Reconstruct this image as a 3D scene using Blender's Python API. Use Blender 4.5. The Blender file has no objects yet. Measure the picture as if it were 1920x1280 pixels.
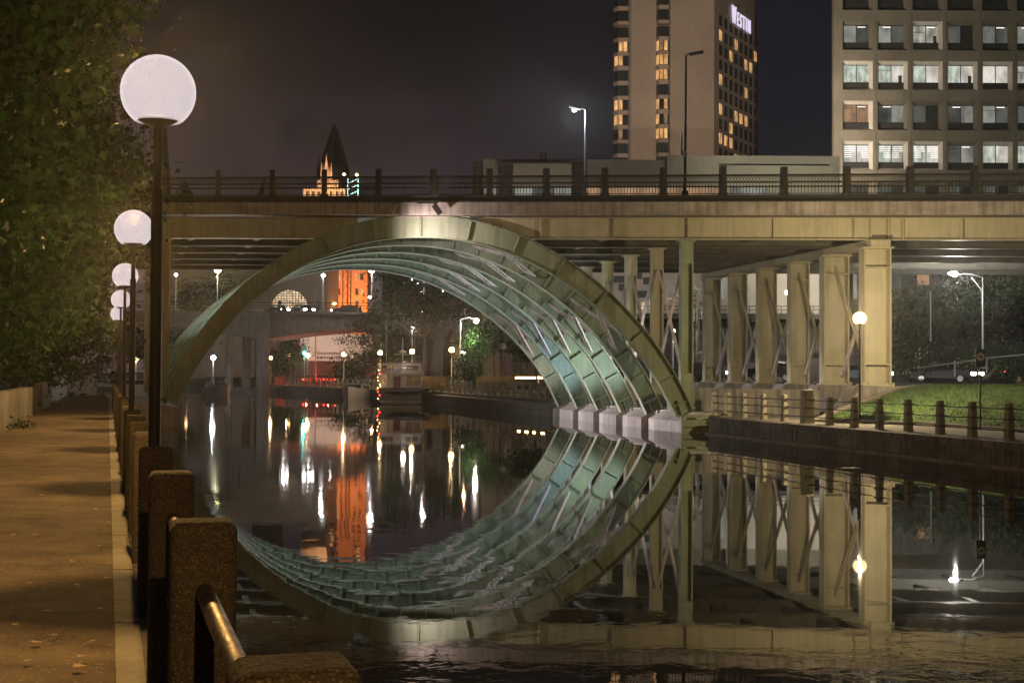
import bpy, math, random
import numpy as np
from mathutils import Vector, Matrix
R = math.radians
random.seed(7); rng = np.random.default_rng(7)
scene = bpy.context.scene

# ------------------------------------------------------------------ camera
FPX = 2600.0
CAMZ = 2.8
cam_d = bpy.data.cameras.new("camera"); cam = bpy.data.objects.new("camera", cam_d)
scene.collection.objects.link(cam); scene.camera = cam
cam_d.sensor_width = 36; cam_d.lens = 36*FPX/1920; cam_d.clip_start = .1; cam_d.clip_end = 4000
CR = Matrix.Rotation(R(90)+math.atan(61/FPX), 3, 'X') @ Matrix.Rotation(R(.3), 3, 'Z')
cam.matrix_world = Matrix.Translation((0, 0, CAMZ)) @ CR.to_4x4()

def at(px, py, Y):
    """the point seen at a pixel of the 1920x1280 photograph, Y metres ahead"""
    d = CR @ Vector(((px-960)/FPX, (640-py)/FPX, -1))
    return Vector((0, 0, CAMZ)) + d*(Y/d.y)

# ------------------------------------------------------------------ night sky
world = bpy.data.worlds.new("World"); scene.world = world; world.use_nodes = True
nt = world.node_tree; nt.nodes.clear()
def N(t, **k):
    n = nt.nodes.new(t)
    for a, b in k.items(): setattr(n, a, b)
    return n
L = lambda a, b: nt.links.new(a, b)
wo = N('ShaderNodeOutputWorld'); bg = N('ShaderNodeBackground'); L(bg.outputs[0], wo.inputs[0])
tc = N('ShaderNodeTexCoord'); sx = N('ShaderNodeSeparateXYZ'); L(tc.outputs['Generated'], sx.inputs[0])
ns = N('ShaderNodeTexNoise'); ns.inputs['Scale'].default_value = 5; ns.inputs['Detail'].default_value = 3
mp = N('ShaderNodeMapping'); mp.inputs['Scale'].default_value = (1, 1, 2.6); L(tc.outputs['Generated'], mp.inputs[0]); L(mp.outputs[0], ns.inputs['Vector'])
ad = N('ShaderNodeMath', operation='MULTIPLY_ADD'); L(ns.outputs[0], ad.inputs[0]); ad.inputs[1].default_value = .26; L(sx.outputs[2], ad.inputs[2])
cr = N('ShaderNodeValToRGB'); L(ad.outputs[0], cr.inputs[0])
e = cr.color_ramp.elements; e[0].position = .10; e[0].color = (.078, .052, .064, 1); e[1].position = .42; e[1].color = (.0085, .0072, .0072, 1)
m = cr.color_ramp.elements.new(.24); m.color = (.043, .030, .036, 1)
m = cr.color_ramp.elements.new(.33); m.color = (.0150, .0118, .0118, 1)
# cooler and darker towards the right (away from the city glow)
rx = N('ShaderNodeMapRange'); L(sx.outputs[0], rx.inputs[0]); rx.inputs[1].default_value = .02; rx.inputs[2].default_value = .17
mx = N('ShaderNodeMix', data_type='RGBA'); L(rx.outputs[0], mx.inputs[0]); L(cr.outputs[0], mx.inputs[6]); mx.inputs[7].default_value = (.0105, .0105, .0155, 1)
L(mx.outputs[2], bg.inputs[0]); bg.inputs[1].default_value = 1.0

scene.view_settings.view_transform = 'Standard'; scene.view_settings.look = 'None'
scene.view_settings.exposure = 0; scene.view_settings.gamma = 1
scene.cycles.use_denoising = True
scene.cycles.max_bounces = 5; scene.cycles.diffuse_bounces = 2; scene.cycles.glossy_bounces = 3; scene.cycles.transparent_max_bounces = 8
scene.cycles.sample_clamp_indirect = 4; scene.cycles.caustics_reflective = False; scene.cycles.caustics_refractive = False

# ------------------------------------------------------------------ lights
def light(kind, name, loc, col, power, parent=None, target=None, size=.1, spot=60, blend=.5):
    d = bpy.data.lights.new(name, kind); d.color = col; d.energy = power
    if kind in ('POINT', 'SPOT'): d.shadow_soft_size = size
    if kind == 'SPOT': d.spot_size = R(spot); d.spot_blend = blend
    o = bpy.data.objects.new(name, d); scene.collection.objects.link(o); o.location = loc
    if target is not None:
        o.rotation_euler = (Vector(target)-Vector(loc)).to_track_quat('-Z', 'Y').to_euler()
    if parent: o.parent = parent
    return o

# ------------------------------------------------------------------ materials
MATS = {}
def pm(name, c1, c2=None, scale=3.0, rough=.7, rough2=None, metal=0, bump=0, bscale=None, stretch=(1, 1, 1), speck=None, streak=0, spec=.5, leafy=False, wave=None):
    """procedural material: two colours by noise in world space, optional speckle, vertical rain streaks and bump"""
    m = bpy.data.materials.new(name); m.use_nodes = True; t = m.node_tree; b = t.nodes['Principled BSDF']
    n = t.nodes.new; l = t.links.new
    g = n('ShaderNodeNewGeometry'); mp = n('ShaderNodeMapping'); mp.inputs['Scale'].default_value = stretch; l(g.outputs['Position'], mp.inputs[0])
    no = n('ShaderNodeTexNoise'); no.inputs['Scale'].default_value = scale; no.inputs['Detail'].default_value = 6; no.inputs['Roughness'].default_value = .62; l(mp.outputs[0], no.inputs['Vector'])
    rp = n('ShaderNodeMapRange'); rp.inputs[1].default_value = .32; rp.inputs[2].default_value = .68; l(no.outputs[0], rp.inputs[0])
    c2 = c2 or tuple(x*.7 for x in c1)
    mx = n('ShaderNodeMix'); mx.data_type = 'RGBA'; mx.inputs[6].default_value = (*c1, 1); mx.inputs[7].default_value = (*c2, 1); l(rp.outputs[0], mx.inputs[0])
    out = mx.outputs[2]
    if speck:
        vo = n('ShaderNodeTexVoronoi'); vo.inputs['Scale'].default_value = speck[1]; l(g.outputs['Position'], vo.inputs['Vector'])
        sp = n('ShaderNodeSeparateColor'); l(vo.outputs['Color'], sp.inputs[0])
        gt = n('ShaderNodeMapRange'); gt.inputs[1].default_value = speck[2]; gt.inputs[2].default_value = speck[2]+.12; l(sp.outputs[0], gt.inputs[0])
        dt = n('ShaderNodeMapRange'); dt.inputs[1].default_value = .42; dt.inputs[2].default_value = .28; l(vo.outputs['Distance'], dt.inputs[0])
        mu = n('ShaderNodeMath'); mu.operation = 'MULTIPLY'; l(gt.outputs[0], mu.inputs[0]); l(dt.outputs[0], mu.inputs[1])
        m2 = n('ShaderNodeMix'); m2.data_type = 'RGBA'; l(mu.outputs[0], m2.inputs[0]); l(out, m2.inputs[6]); m2.inputs[7].default_value = (*speck[0], 1); out = m2.outputs[2]
    if streak:
        mq = n('ShaderNodeMapping'); mq.inputs['Scale'].default_value = (2.2, 2.2, .18); l(g.outputs['Position'], mq.inputs[0])
        n2 = n('ShaderNodeTexNoise'); n2.inputs['Scale'].default_value = 2.0; n2.inputs['Detail'].default_value = 7; l(mq.outputs[0], n2.inputs['Vector'])
        r2 = n('ShaderNodeMapRange'); r2.inputs[1].default_value = .45; r2.inputs[2].default_value = .72; r2.inputs[4].default_value = streak; l(n2.outputs[0], r2.inputs[0])
        m3 = n('ShaderNodeMix'); m3.data_type = 'RGBA'; l(r2.outputs[0], m3.inputs[0]); l(out, m3.inputs[6]); m3.inputs[7].default_value = (*[x*.35 for x in c2], 1); out = m3.outputs[2]
    l(out, b.inputs['Base Color'])
    if rough2 is not None:
        rr = n('ShaderNodeMapRange'); rr.inputs[3].default_value = rough; rr.inputs[4].default_value = rough2; l(rp.outputs[0], rr.inputs[0]); l(rr.outputs[0], b.inputs['Roughness'])
    else: b.inputs['Roughness'].default_value = rough
    b.inputs['Metallic'].default_value = metal; b.inputs['Specular IOR Level'].default_value = spec
    if bump:
        nb = n('ShaderNodeTexNoise'); nb.inputs['Scale'].default_value = bscale or scale*6; nb.inputs['Detail'].default_value = 4; l(mp.outputs[0], nb.inputs['Vector'])
        bu = n('ShaderNodeBump'); bu.inputs['Strength'].default_value = 1; bu.inputs['Distance'].default_value = bump; l(nb.outputs[0], bu.inputs['Height']); l(bu.outputs[0], b.inputs['Normal'])
    if leafy:
        tr = n('ShaderNodeBsdfTranslucent'); l(out, tr.inputs[0]); ms = n('ShaderNodeMixShader'); ms.inputs[0].default_value = .22
        l(b.outputs[0], ms.inputs[1]); l(tr.outputs[0], ms.inputs[2]); l(ms.outputs[0], t.nodes['Material Output'].inputs[0])
    MATS[name] = m; return m

def em(name, col, strength, var=0, vscale=3.0, col2=None):
    m = bpy.data.materials.new(name); m.use_nodes = True; t = m.node_tree; t.nodes.clear(); n = t.nodes.new; l = t.links.new
    o = n('ShaderNodeOutputMaterial'); ee = n('ShaderNodeEmission'); ee.inputs[0].default_value = (*col, 1); ee.inputs[1].default_value = strength; l(ee.outputs[0], o.inputs[0])
    if var:
        g = n('ShaderNodeNewGeometry'); no = n('ShaderNodeTexNoise'); no.inputs['Scale'].default_value = vscale; no.inputs['Detail'].default_value = 2; l(g.outputs['Position'], no.inputs['Vector'])
        mp = n('ShaderNodeMapping'); mp.inputs['Scale'].default_value = (1.6, 1, .7); l(g.outputs['Position'], mp.inputs[0]); l(mp.outputs[0], no.inputs['Vector'])
        r = n('ShaderNodeMapRange'); r.inputs[1].default_value = .35; r.inputs[2].default_value = .65; r.inputs[3].default_value = strength*(1-var); r.inputs[4].default_value = strength; l(no.outputs[0], r.inputs[0]); l(r.outputs[0], ee.inputs[1])
        if col2:
            x = n('ShaderNodeMix'); x.data_type = 'RGBA'; x.inputs[6].default_value = (*col2, 1); x.inputs[7].default_value = (*col, 1); l(no.outputs[0], x.inputs[0]); l(x.outputs[2], ee.inputs[0])
    MATS[name] = m; return m

def glass_globe(name, col, strength, trans):
    """milky lamp globe: glows itself and lets part of the bulb's light through"""
    m = bpy.data.materials.new(name); m.use_nodes = True; t = m.node_tree; t.nodes.clear(); n = t.nodes.new; l = t.links.new
    o = n('ShaderNodeOutputMaterial'); ee = n('ShaderNodeEmission'); ee.inputs[0].default_value = (*col, 1)
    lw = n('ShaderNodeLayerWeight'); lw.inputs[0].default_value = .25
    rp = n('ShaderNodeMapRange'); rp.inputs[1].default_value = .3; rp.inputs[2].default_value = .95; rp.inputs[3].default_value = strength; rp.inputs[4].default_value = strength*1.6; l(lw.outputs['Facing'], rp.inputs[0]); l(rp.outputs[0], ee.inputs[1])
    cm = n('ShaderNodeMix'); cm.data_type = 'RGBA'; cm.inputs[6].default_value = (*col, 1); cm.inputs[7].default_value = (1.0, .42, .14, 1)  # warm halo painted as an orange rim on the globe
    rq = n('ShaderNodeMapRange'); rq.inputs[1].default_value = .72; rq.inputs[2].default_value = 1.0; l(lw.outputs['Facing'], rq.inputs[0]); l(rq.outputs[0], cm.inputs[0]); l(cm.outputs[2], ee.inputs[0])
    tr = n('ShaderNodeBsdfTransparent'); tr.inputs[0].default_value = (trans, trans, trans, 1)
    a = n('ShaderNodeAddShader'); l(ee.outputs[0], a.inputs[0]); l(tr.outputs[0], a.inputs[1]); l(a.outputs[0], o.inputs[0])
    MATS[name] = m; return m

pm('asphalt_path', (.21, .155, .11), (.07, .051, .04), 1.7, .92, bump=.012, bscale=60, speck=((.30, .24, .18), 38, .72))
pm('kerb_stone', (.33, .3, .25), (.2, .18, .15), 4, .85, bump=.002, bscale=60)
pm('aggregate', (.085, .066, .052), (.045, .034, .028), 7, .9, bump=.02, bscale=60, speck=((.155, .125, .095), 105, .18))
pm('pipe_steel', (.24, .20, .17), (.07, .05, .04), 9, .30, .62, metal=.85, bump=.0025, bscale=60, stretch=(1, 1, 1))
pm('black_pole', (.022, .02, .018), (.012, .011, .01), 9, .32, .45, bump=.0006, bscale=120)
pm('concrete', (.30, .285, .26), (.18, .17, .155), 1.4, .88, streak=.8, bump=.006, bscale=12)
pm('concrete_pale', (.50, .47, .46), (.36, .335, .33), 1.6, .85, streak=.45, bump=.005, bscale=14)
pm('concrete_dark', (.115, .105, .098), (.055, .05, .047), 1.1, .9, streak=.9, bump=.012, bscale=9)
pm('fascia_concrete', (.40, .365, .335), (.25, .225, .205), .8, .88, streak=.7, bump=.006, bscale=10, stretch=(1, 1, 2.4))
pm('steel_edge', (.46, .52, .43), (.33, .38, .31), .9, .5, .6, streak=.3)
pm('steel_green', (.235, .32, .24), (.175, .245, .185), .9, .5, .62, streak=.35, bump=.002, bscale=5)
pm('steel_front', (.31, .36, .26), (.23, .275, .195), .7, .5, .62, streak=.4, bump=.002, bscale=5)
pm('steel_cream', (.46, .435, .31), (.37, .35, .25), .7, .5, .6, streak=.28, bump=.002, bscale=5)
pm('steel_lattice', (.58, .53, .53), (.40, .36, .36), 3, .55, streak=.4)
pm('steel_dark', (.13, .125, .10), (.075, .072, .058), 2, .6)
pm('rail_dark', (.032, .031, .020), (.018, .018, .012), 5, .55)
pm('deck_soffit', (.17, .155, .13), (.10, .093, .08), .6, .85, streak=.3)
pm('canal_stone', (.20, .18, .165), (.07, .062, .058), .8, .85, streak=.9, bump=.02, bscale=6, stretch=(1, 1, 2))
pm('concrete_darker', (.15, .14, .13), (.09, .085, .078), 1.2, .9, streak=.8)  # darker concrete tone for the low bridge
pm('walk_concrete', (.24, .22, .19), (.16, .148, .128), .7, .85, bump=.004, bscale=20)
pm('post_pale', (.36, .34, .24), (.22, .205, .15), 5, .8, speck=((.12, .1, .08), 45, .6), bump=.004, bscale=40)
pm('grass', (.075, .14, .030), (.032, .065, .015), 1.6, .9, bump=.05, bscale=14, speck=((.12, .2, .04), 22, .6))
pm('soil', (.05, .045, .035), (.03, .027, .02), .4, .95)
pm('asphalt_road', (.035, .033, .032), (.022, .021, .02), 1, .8)
pm('leaf_maple', (.016, .060, .012), (.004, .015, .004), 1.1, .6, spec=.12, leafy=True)
pm('leaf_green', (.024, .074, .018), (.008, .026, .008), .5, .6, spec=.12, leafy=True)
pm('leaf_dark', (.016, .023, .011), (.007, .010, .006), .3, .7, spec=.12, leafy=True)
pm('leaf_pine', (.03, .05, .02), (.018, .03, .014), .5, .7, spec=.12, leafy=True)
pm('leaf_fall', (.55, .36, .15), (.38, .22, .08), 30, .7)
pm('ornamental_grass', (.30, .22, .09), (.17, .13, .05), 2, .8)
pm('petal', (.75, .68, .66), (.6, .5, .5), 5, .7)
pm('bark', (.07, .055, .042), (.035, .028, .022), 6, .9, bump=.02, bscale=14, stretch=(1, 1, .3))
pm('facade_office', (.19, .175, .135), (.135, .122, .095), .25, .85, streak=.3, bump=.01, bscale=3)
pm('reveal_lit', (.55, .53, .46), (.42, .40, .35), 1, .7)  # paler colour standing for window light on the reveals
pm('facade_hotel', (.40, .31, .245), (.33, .255, .20), .12, .85, streak=.2)
pm('facade_mall', (.27, .25, .20), (.21, .195, .16), .2, .85, streak=.2)
pm('facade_mall_dark', (.06, .04, .04), (.04, .028, .028), .4, .85)
pm('facade_station', (.30, .26, .225), (.24, .21, .18), .3, .85, streak=.5)
pm('brick_orange', (.60, .27, .13), (.45, .19, .085), .5, .85, streak=.3)
pm('stone_gothic', (.30, .23, .17), (.2, .15, .11), .5, .85)
pm('roof_dark', (.022, .018, .018), (.014, .012, .012), .4, .8)
pm('panel_pale', (.52, .47, .42), (.44, .40, .36), .6, .8)
pm('panel_dark', (.10, .10, .12), (.07, .07, .085), .6, .8)
pm('window_dark', (.022, .026, .03), (.045, .05, .05), .5, .12, spec=.8)
pm('frame_dark', (.03, .028, .026), (.02, .019, .018), 4, .5)
pm('hull_white', (.42, .40, .38), (.32, .30, .28), 1.5, .3)
pm('hull_navy', (.012, .014, .022), (.02, .022, .03), 2, .25)
pm('rubber_black', (.02, .02, .022), (.012, .012, .013), 5, .5)
pm('chrome', (.7, .7, .7), (.5, .5, .5), 6, .2, metal=1)
pm('canvas_dark', (.03, .035, .05), (.02, .022, .03), 3, .8)
pm('car_dark', (.03, .032, .038), (.02, .021, .025), 1, .22)
pm('car_red', (.16, .02, .02), (.10, .014, .014), 1, .22)
pm('car_silver', (.30, .30, .31), (.24, .24, .25), 1, .25, metal=.4)
pm('galvanised', (.42, .43, .45), (.30, .31, .33), 5, .4, metal=.6)
pm('sign_green', (.02, .035, .028), (.014, .025, .02), 5, .5)
pm('sign_white', (.85, .86, .78), (.75, .76, .7), 5, .5)
pm('wood_and_red_lit', (.16, .06, .04), (.10, .04, .028), 2, .8, streak=.5)  # boat door wood; also the red light painted on the pavilion front
pm('tarp_blue', (.03, .045, .09), (.02, .03, .06), 2, .7)
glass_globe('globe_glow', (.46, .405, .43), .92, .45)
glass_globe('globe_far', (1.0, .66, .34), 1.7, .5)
em('lamp_white', (.85, .93, 1.0), 16); em('lamp_warm', (1, .56, .20), 20); em('lamp_yellow', (1, .90, .30), 20); em('lamp_pink', (1, .74, .62), 16)
em('signal_green', (.03, 1, .75), 50); em('tail_red', (1, .02, .02), 45); em('head_lamp', (1, .9, .85), 40)
em('sign_glow', (.86, .78, 1.0), 1.0)
em('win_warm', (1, .62, .27), 1.0, .55, .9, (1, .45, .15)); em('win_warm_dim', (.8, .5, .25), .38, .6, .9)
em('win_white', (.90, .88, .80), 1.05, .45, .5, (.7, .62, .5)); em('win_grey', (.50, .50, .44), .62, .6, .5); em('win_low', (.30, .31, .27), .34, .6, .5); em('win_orange', (.85, .52, .30), .5, .5, .6)
em('win_dimwhite', (.80, .80, .70), .70, .6, .8, (.6, .55, .45)); em('win_greenish', (.74, .86, .72), .95, .5, .9, (.6, .62, .5))
em('tube_light', (1, .93, .88), 1.6); em('win_bright', (1, .85, .6), 1.3, .7, 1.6, (1, .6, .3)); em('lattice_glow', (.55, 1, .85), 2.5)

# ------------------------------------------------------------------ mesh building
ORIG = {}
class MB:
    def __init__(s): s.v = []; s.f = []; s.sm = []
    def add(s, vs, fs, smooth=False):
        o = len(s.v); s.v.extend([tuple(q) for q in vs]); s.f.extend([tuple(i+o for i in q) for q in fs]); s.sm.extend([smooth]*len(fs)); return s
    def hexa(s, p):   # 8 points: bottom ring 0-3, top ring 4-7
        return s.add(p, [(3, 2, 1, 0), (4, 5, 6, 7), (0, 1, 5, 4), (1, 2, 6, 5), (2, 3, 7, 6), (3, 0, 4, 7)])
    def box(s, c, d, rz=0):
        cx, cy, cz = c; a, b, h = d[0]/2, d[1]/2, d[2]/2; co, si = math.cos(rz), math.sin(rz)
        p = [(cx+x*co-y*si, cy+x*si+y*co, cz+z) for z in (-h, h) for x, y in ((-a, -b), (a, -b), (a, b), (-a, b))]
        return s.hexa(p)
    def beam(s, p0, p1, w, h, up=(0, 0, 1)):
        p0 = Vector(p0); p1 = Vector(p1); d = (p1-p0).normalized(); u = Vector(up); sd = d.cross(u)
        if sd.length < 1e-4: sd = d.cross(Vector((0, 1, 0)))
        sd.normalize(); u = sd.cross(d).normalized(); a = sd*w/2; b = u*h/2
        return s.hexa([p0-a-b, p0+a-b, p1+a-b, p1-a-b, p0-a+b, p0+a+b, p1+a+b, p1-a+b])
    def tube(s, pts, r, n=8, cap=True):
        pts = [Vector(p) for p in pts]; rs = r if isinstance(r, (list, tuple)) else [r]*len(pts); vs = []; fs = []
        for i, p in enumerate(pts):
            d = (pts[min(i+1, len(pts)-1)]-pts[max(i-1, 0)]).normalized(); sd = d.cross(Vector((0, 0, 1)))
            if sd.length < 1e-3: sd = Vector((1, 0, 0))
            sd.normalize(); u = sd.cross(d).normalized()
            for k in range(n):
                a = 2*math.pi*k/n; vs.append(p+(sd*math.cos(a)+u*math.sin(a))*rs[i])
        for i in range(len(pts)-1):
            for k in range(n): fs.append((i*n+k, i*n+(k+1) % n, (i+1)*n+(k+1) % n, (i+1)*n+k))
        s.add(vs, fs, True)
        if cap: s.add(vs[:n], [tuple(range(n-1, -1, -1))]); s.add(vs[-n:], [tuple(range(n))])
        return s
    def lathe(s, c, prof, n=24, smooth=True):
        c = Vector(c); vs = []; fs = []
        for r, z in prof:
            for k in range(n):
                a = 2*math.pi*k/n; vs.append((c.x+r*math.cos(a), c.y+r*math.sin(a), c.z+z))
        for i in range(len(prof)-1):
            for k in range(n): fs.append((i*n+k, i*n+(k+1) % n, (i+1)*n+(k+1) % n, (i+1)*n+k))
        return s.add(vs, fs, smooth)
    def prism(s, pts, vec):   # planar polygon swept by vec
        vec = Vector(vec); n = len(pts); a = [Vector(p) for p in pts]; b = [p+vec for p in a]
        return s.add(a+b, [tuple(range(n-1, -1, -1)), tuple(range(n, 2*n))]+[(i, (i+1) % n, n+(i+1) % n, n+i) for i in range(n)])
    def quad(s, *p): return s.add(p, [tuple(range(len(p)))])
    def build(s, name, mat, parent=None, origin=None):
        if parent is not None: og = ORIG.get(parent.name, Vector((0, 0, 0)))
        elif origin is not None: og = Vector(origin)
        else:
            a = np.array(s.v); og = Vector(((a[:, 0].min()+a[:, 0].max())/2, (a[:, 1].min()+a[:, 1].max())/2, a[:, 2].min()))
        me = bpy.data.meshes.new(name); me.from_pydata([(x-og.x, y-og.y, z-og.z) for x, y, z in s.v], [], s.f)
        me.polygons.foreach_set('use_smooth', s.sm); me.materials.append(MATS[mat]); me.update()
        o = bpy.data.objects.new(name, me); scene.collection.objects.link(o)
        if parent is not None: o.parent = parent
        else: o.location = og
        ORIG[o.name] = og
        return o
def tag(o, label, cat, group=None, kind=None):
    if label: o['label'] = label
    if cat: o['category'] = cat
    if group: o['group'] = group
    if kind: o['kind'] = kind
    return o
def thing(name, label, cat, loc=(0, 0, 0), group=None, rz=0):
    o = bpy.data.objects.new(name, None); scene.collection.objects.link(o); o.location = loc; o.rotation_euler = (0, 0, rz)
    o.empty_display_size = .3; ORIG[o.name] = Vector(loc) if rz == 0 else Vector((0, 0, 0))
    return tag(o, label, cat, group)
def proto(name, label, cat, group=None):      # parts written in local coordinates, then placed
    o = thing(name, label, cat, (0, 0, 0), group); return o
def kids(o): return [c for c in scene.objects if c.parent == o]
CH = {}
def dup(root, loc, label=None, rz=0, group=None, scale=None):
    key = root.name
    if key not in CH: CH[key] = [(c, kids(c)) for c in kids(root)]
    r = root.copy(); scene.collection.objects.link(r); r.location = loc; r.rotation_euler = (0, 0, rz)
    if scale: r.scale = (scale,)*3
    if label: r['label'] = label
    if group: r['group'] = group
    for c, gs in CH[key]:
        d = c.copy(); scene.collection.objects.link(d); d.parent = r
        for g in gs: e = g.copy(); scene.collection.objects.link(e); e.parent = d
    return r
def structure(o): o['kind'] = 'structure'; return o

# leaves ------------------------------------------------------------
SH = {'maple': np.array([(0, 0), (.16, .12), (.46, .02), (.34, .26), (.52, .48), (.22, .48), (.17, .62), (0, 1.0), (-.17, .62), (-.22, .48), (-.52, .48), (-.34, .26), (-.46, .02), (-.16, .12)]),
      'oval': np.array([(0, 0), (.3, .35), (.22, .75), (0, 1.0), (-.22, .75), (-.3, .35)]), 'quad': np.array([(0, 0), (.38, .5), (0, 1.0), (-.38, .5)])}
def leaves(blobs, n, size, shape='quad', droop=.5, shell=.45):
    """n leaf faces spread through blobs (x,y,z,rx,ry,rz): thick near the surface, gathered in clumps"""
    bl = np.array(blobs, float); vol = (bl[:, 3]*bl[:, 4]*bl[:, 5])**.7; pr = vol/vol.sum(); npc = 30
    nc = max(6, n//npc); bi = rng.choice(len(bl), nc, p=pr); d = rng.normal(size=(nc, 3)); d /= np.linalg.norm(d, axis=1)[:, None]
    rr = shell+(1-shell)*rng.random(nc)**.6; rr *= 1+.16*rng.normal(size=nc); cc = bl[bi, :3]+d*bl[bi, 3:]*rr[:, None]
    ci = rng.integers(0, nc, n); cs = size*2.9*(.5+rng.random(nc)); p = cc[ci]+rng.normal(size=(n, 3))*cs[ci][:, None]*np.array([1, 1, .6])
    up = d[ci]*.6+rng.normal(size=(n, 3))*.6; ax = rng.normal(size=(n, 3)); ax[:, 2] -= droop; ax /= np.linalg.norm(ax, axis=1)[:, None]
    sd = np.cross(ax, up); sd /= np.linalg.norm(sd, axis=1)[:, None]+1e-9; sz = size*(.45+1.1*rng.random(n)**1.6); s2 = SH[shape]; k = len(s2)
    nm = np.cross(sd, ax); V = (p[:, None]+(sd[:, None]*s2[None, :, 0:1]+ax[:, None]*s2[None, :, 1:2]+nm[:, None]*(np.abs(s2[None, :, 0:1])*.35))*sz[:, None, None])
    return V.reshape(-1, 3), k
def leaf_obj(name, mat, V, k, parent):
    og = ORIG.get(parent.name, Vector((0, 0, 0))) if parent else Vector((0, 0, 0)); V = V-np.array(og); n = len(V)//k
    me = bpy.data.meshes.new(name); me.vertices.add(len(V)); me.vertices.foreach_set('co', V.astype(np.float32).ravel())
    me.loops.add(len(V)); me.loops.foreach_set('vertex_index', np.arange(len(V), dtype=np.int32)); me.polygons.add(n)
    me.polygons.foreach_set('loop_start', np.arange(0, len(V), k, dtype=np.int32)); me.update(calc_edges=True); me.materials.append(MATS[mat])
    o = bpy.data.objects.new(name, me); scene.collection.objects.link(o); ORIG[o.name] = og
    if parent: o.parent = parent
    return o
def tree(name, label, base, blobs, n, size, leafmat, tr=.25, shape='quad', limbs=7, cat='tree', group=None, shell=.45, droop=.5, forks=None):
    base = Vector(base); t = thing(name, label, cat, base, group); cx = Vector(np.mean(np.array(blobs)[:, :3], axis=0)); m = MB()
    top = Vector((cx.x, cx.y, cx.z)); fork = base.lerp(top, .45); fork.x += random.uniform(-.2, .2)
    m.tube([base-Vector((0, 0, .2)), base.lerp(fork, .5)+Vector((tr*.4, 0, 0)), fork, top], [tr, tr*.82, tr*.7, tr*.2], 8)
    for i in range(limbs):
        b = blobs[i % len(blobs)]; q = Vector((b[0]+random.uniform(-.6, .6)*b[3], b[1]+random.uniform(-.6, .6)*b[4], b[2]+random.uniform(-.5, .6)*b[5]))
        s0 = fork.lerp(top, random.uniform(0, .5)); mid = s0.lerp(q, .5)+Vector((random.uniform(-.1, .1), 0, .12))*(q-s0).length
        m.tube([s0, mid, q], [tr*.42, tr*.26, tr*.07], 6)
        for _ in range(2):
            q2 = q+Vector((random.uniform(-1, 1)*b[3], random.uniform(-1, 1)*b[4], random.uniform(-.4, .9)*b[5]))*.6; m.tube([mid, mid.lerp(q2, .6)+Vector((0, 0, .1)), q2], [tr*.18, tr*.1, tr*.04], 5)
    m.build('trunk', 'bark', t); V, k = leaves(blobs, n, size, shape, droop, shell)
    W_ = V.reshape(-1, k, 3); ok_ = np.ones(len(W_), bool)
    for q_ in range(5):      # no spray pokes into a lamp of the footpath row
        yl = 9.78+9.4*q_; ok_ &= np.linalg.norm(W_[:, 0]-np.array([-.2912*yl+.333, yl, 4.75]), axis=1) > .8
        ok_ &= ~((W_[:, 0, 1] < yl) & (np.abs((W_[:, 0, 0]*yl/W_[:, 0, 1])-(-.2912*yl+.333)) < .30) & (W_[:, 0, 1] > yl-14) & (np.abs((W_[:, 0, 2]-2.8)*yl/W_[:, 0, 1]-1.95) < .42))
    V = W_[ok_].reshape(-1, 3)
    leaf_obj('crown', leafmat, V, k, t); return t

# ================================================================== setting
def LX(Y, lat=0): return -.2912*Y+lat                 # line of the left canal fence (lat metres to the right of it)
RB = [(40.4, -60), (15.4, 41.6), (9.4, 66), (3.7, 91), (-6.5, 132), (-22, 170), (-38, 214), (-66, 262), (-120, 330), (-300, 420)]
def RX(Y):
    for (x0, y0), (x1, y1) in zip(RB, RB[1:]):
        if y0 <= Y <= y1: return x0+(x1-x0)*(Y-y0)/(y1-y0)
    return RB[0][0] if Y < -60 else RB[-1][0]
LBK = [(17.9, -60), (-43.1, 150), (-78, 240), (-160, 340), (-420, 420)]
def LBX(Y):
    for (x0, y0), (x1, y1) in zip(LBK, LBK[1:]):
        if y0 <= Y <= y1: return x0+(x1-x0)*(Y-y0)/(y1-y0)
    return LBK[-1][0]

# water -------------------------------------------------------------
wm = bpy.data.materials.new('canal_water'); wm.use_nodes = True; t = wm.node_tree; b = t.nodes['Principled BSDF']; n = t.nodes.new; l = t.links.new
b.inputs['Base Color'].default_value = (.006, .0065, .005, 1); pass; b.inputs['IOR'].default_value = 1.7
g = n('ShaderNodeNewGeometry'); sp = n('ShaderNodeSeparateXYZ'); l(g.outputs['Position'], sp.inputs[0])
def wn(scale, detail, st, rough=.5):
    mp = n('ShaderNodeMapping'); mp.inputs['Scale'].default_value = st; l(g.outputs['Position'], mp.inputs[0])
    q = n('ShaderNodeTexNoise'); q.inputs['Scale'].default_value = scale; q.inputs['Detail'].default_value = detail; q.inputs['Roughness'].default_value = rough; q.inputs['Distortion'].default_value = .6; l(mp.outputs[0], q.inputs['Vector']); return q.outputs[0]
def mth(op, a, bb, c=None):
    q = n('ShaderNodeMath'); q.operation = op
    for i, z in enumerate((a, bb, c)):
        if z is None: continue
        if isinstance(z, (int, float)): q.inputs[i].default_value = z
        else: l(z, q.inputs[i])
    return q.outputs[0]
def mr(x, a, bb, c=0, d=1):
    q = n('ShaderNodeMapRange'); l(x, q.inputs[0])
    for i, z in enumerate((a, bb, c, d)): q.inputs[i+1].default_value = z
    return q.outputs[0]
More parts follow.
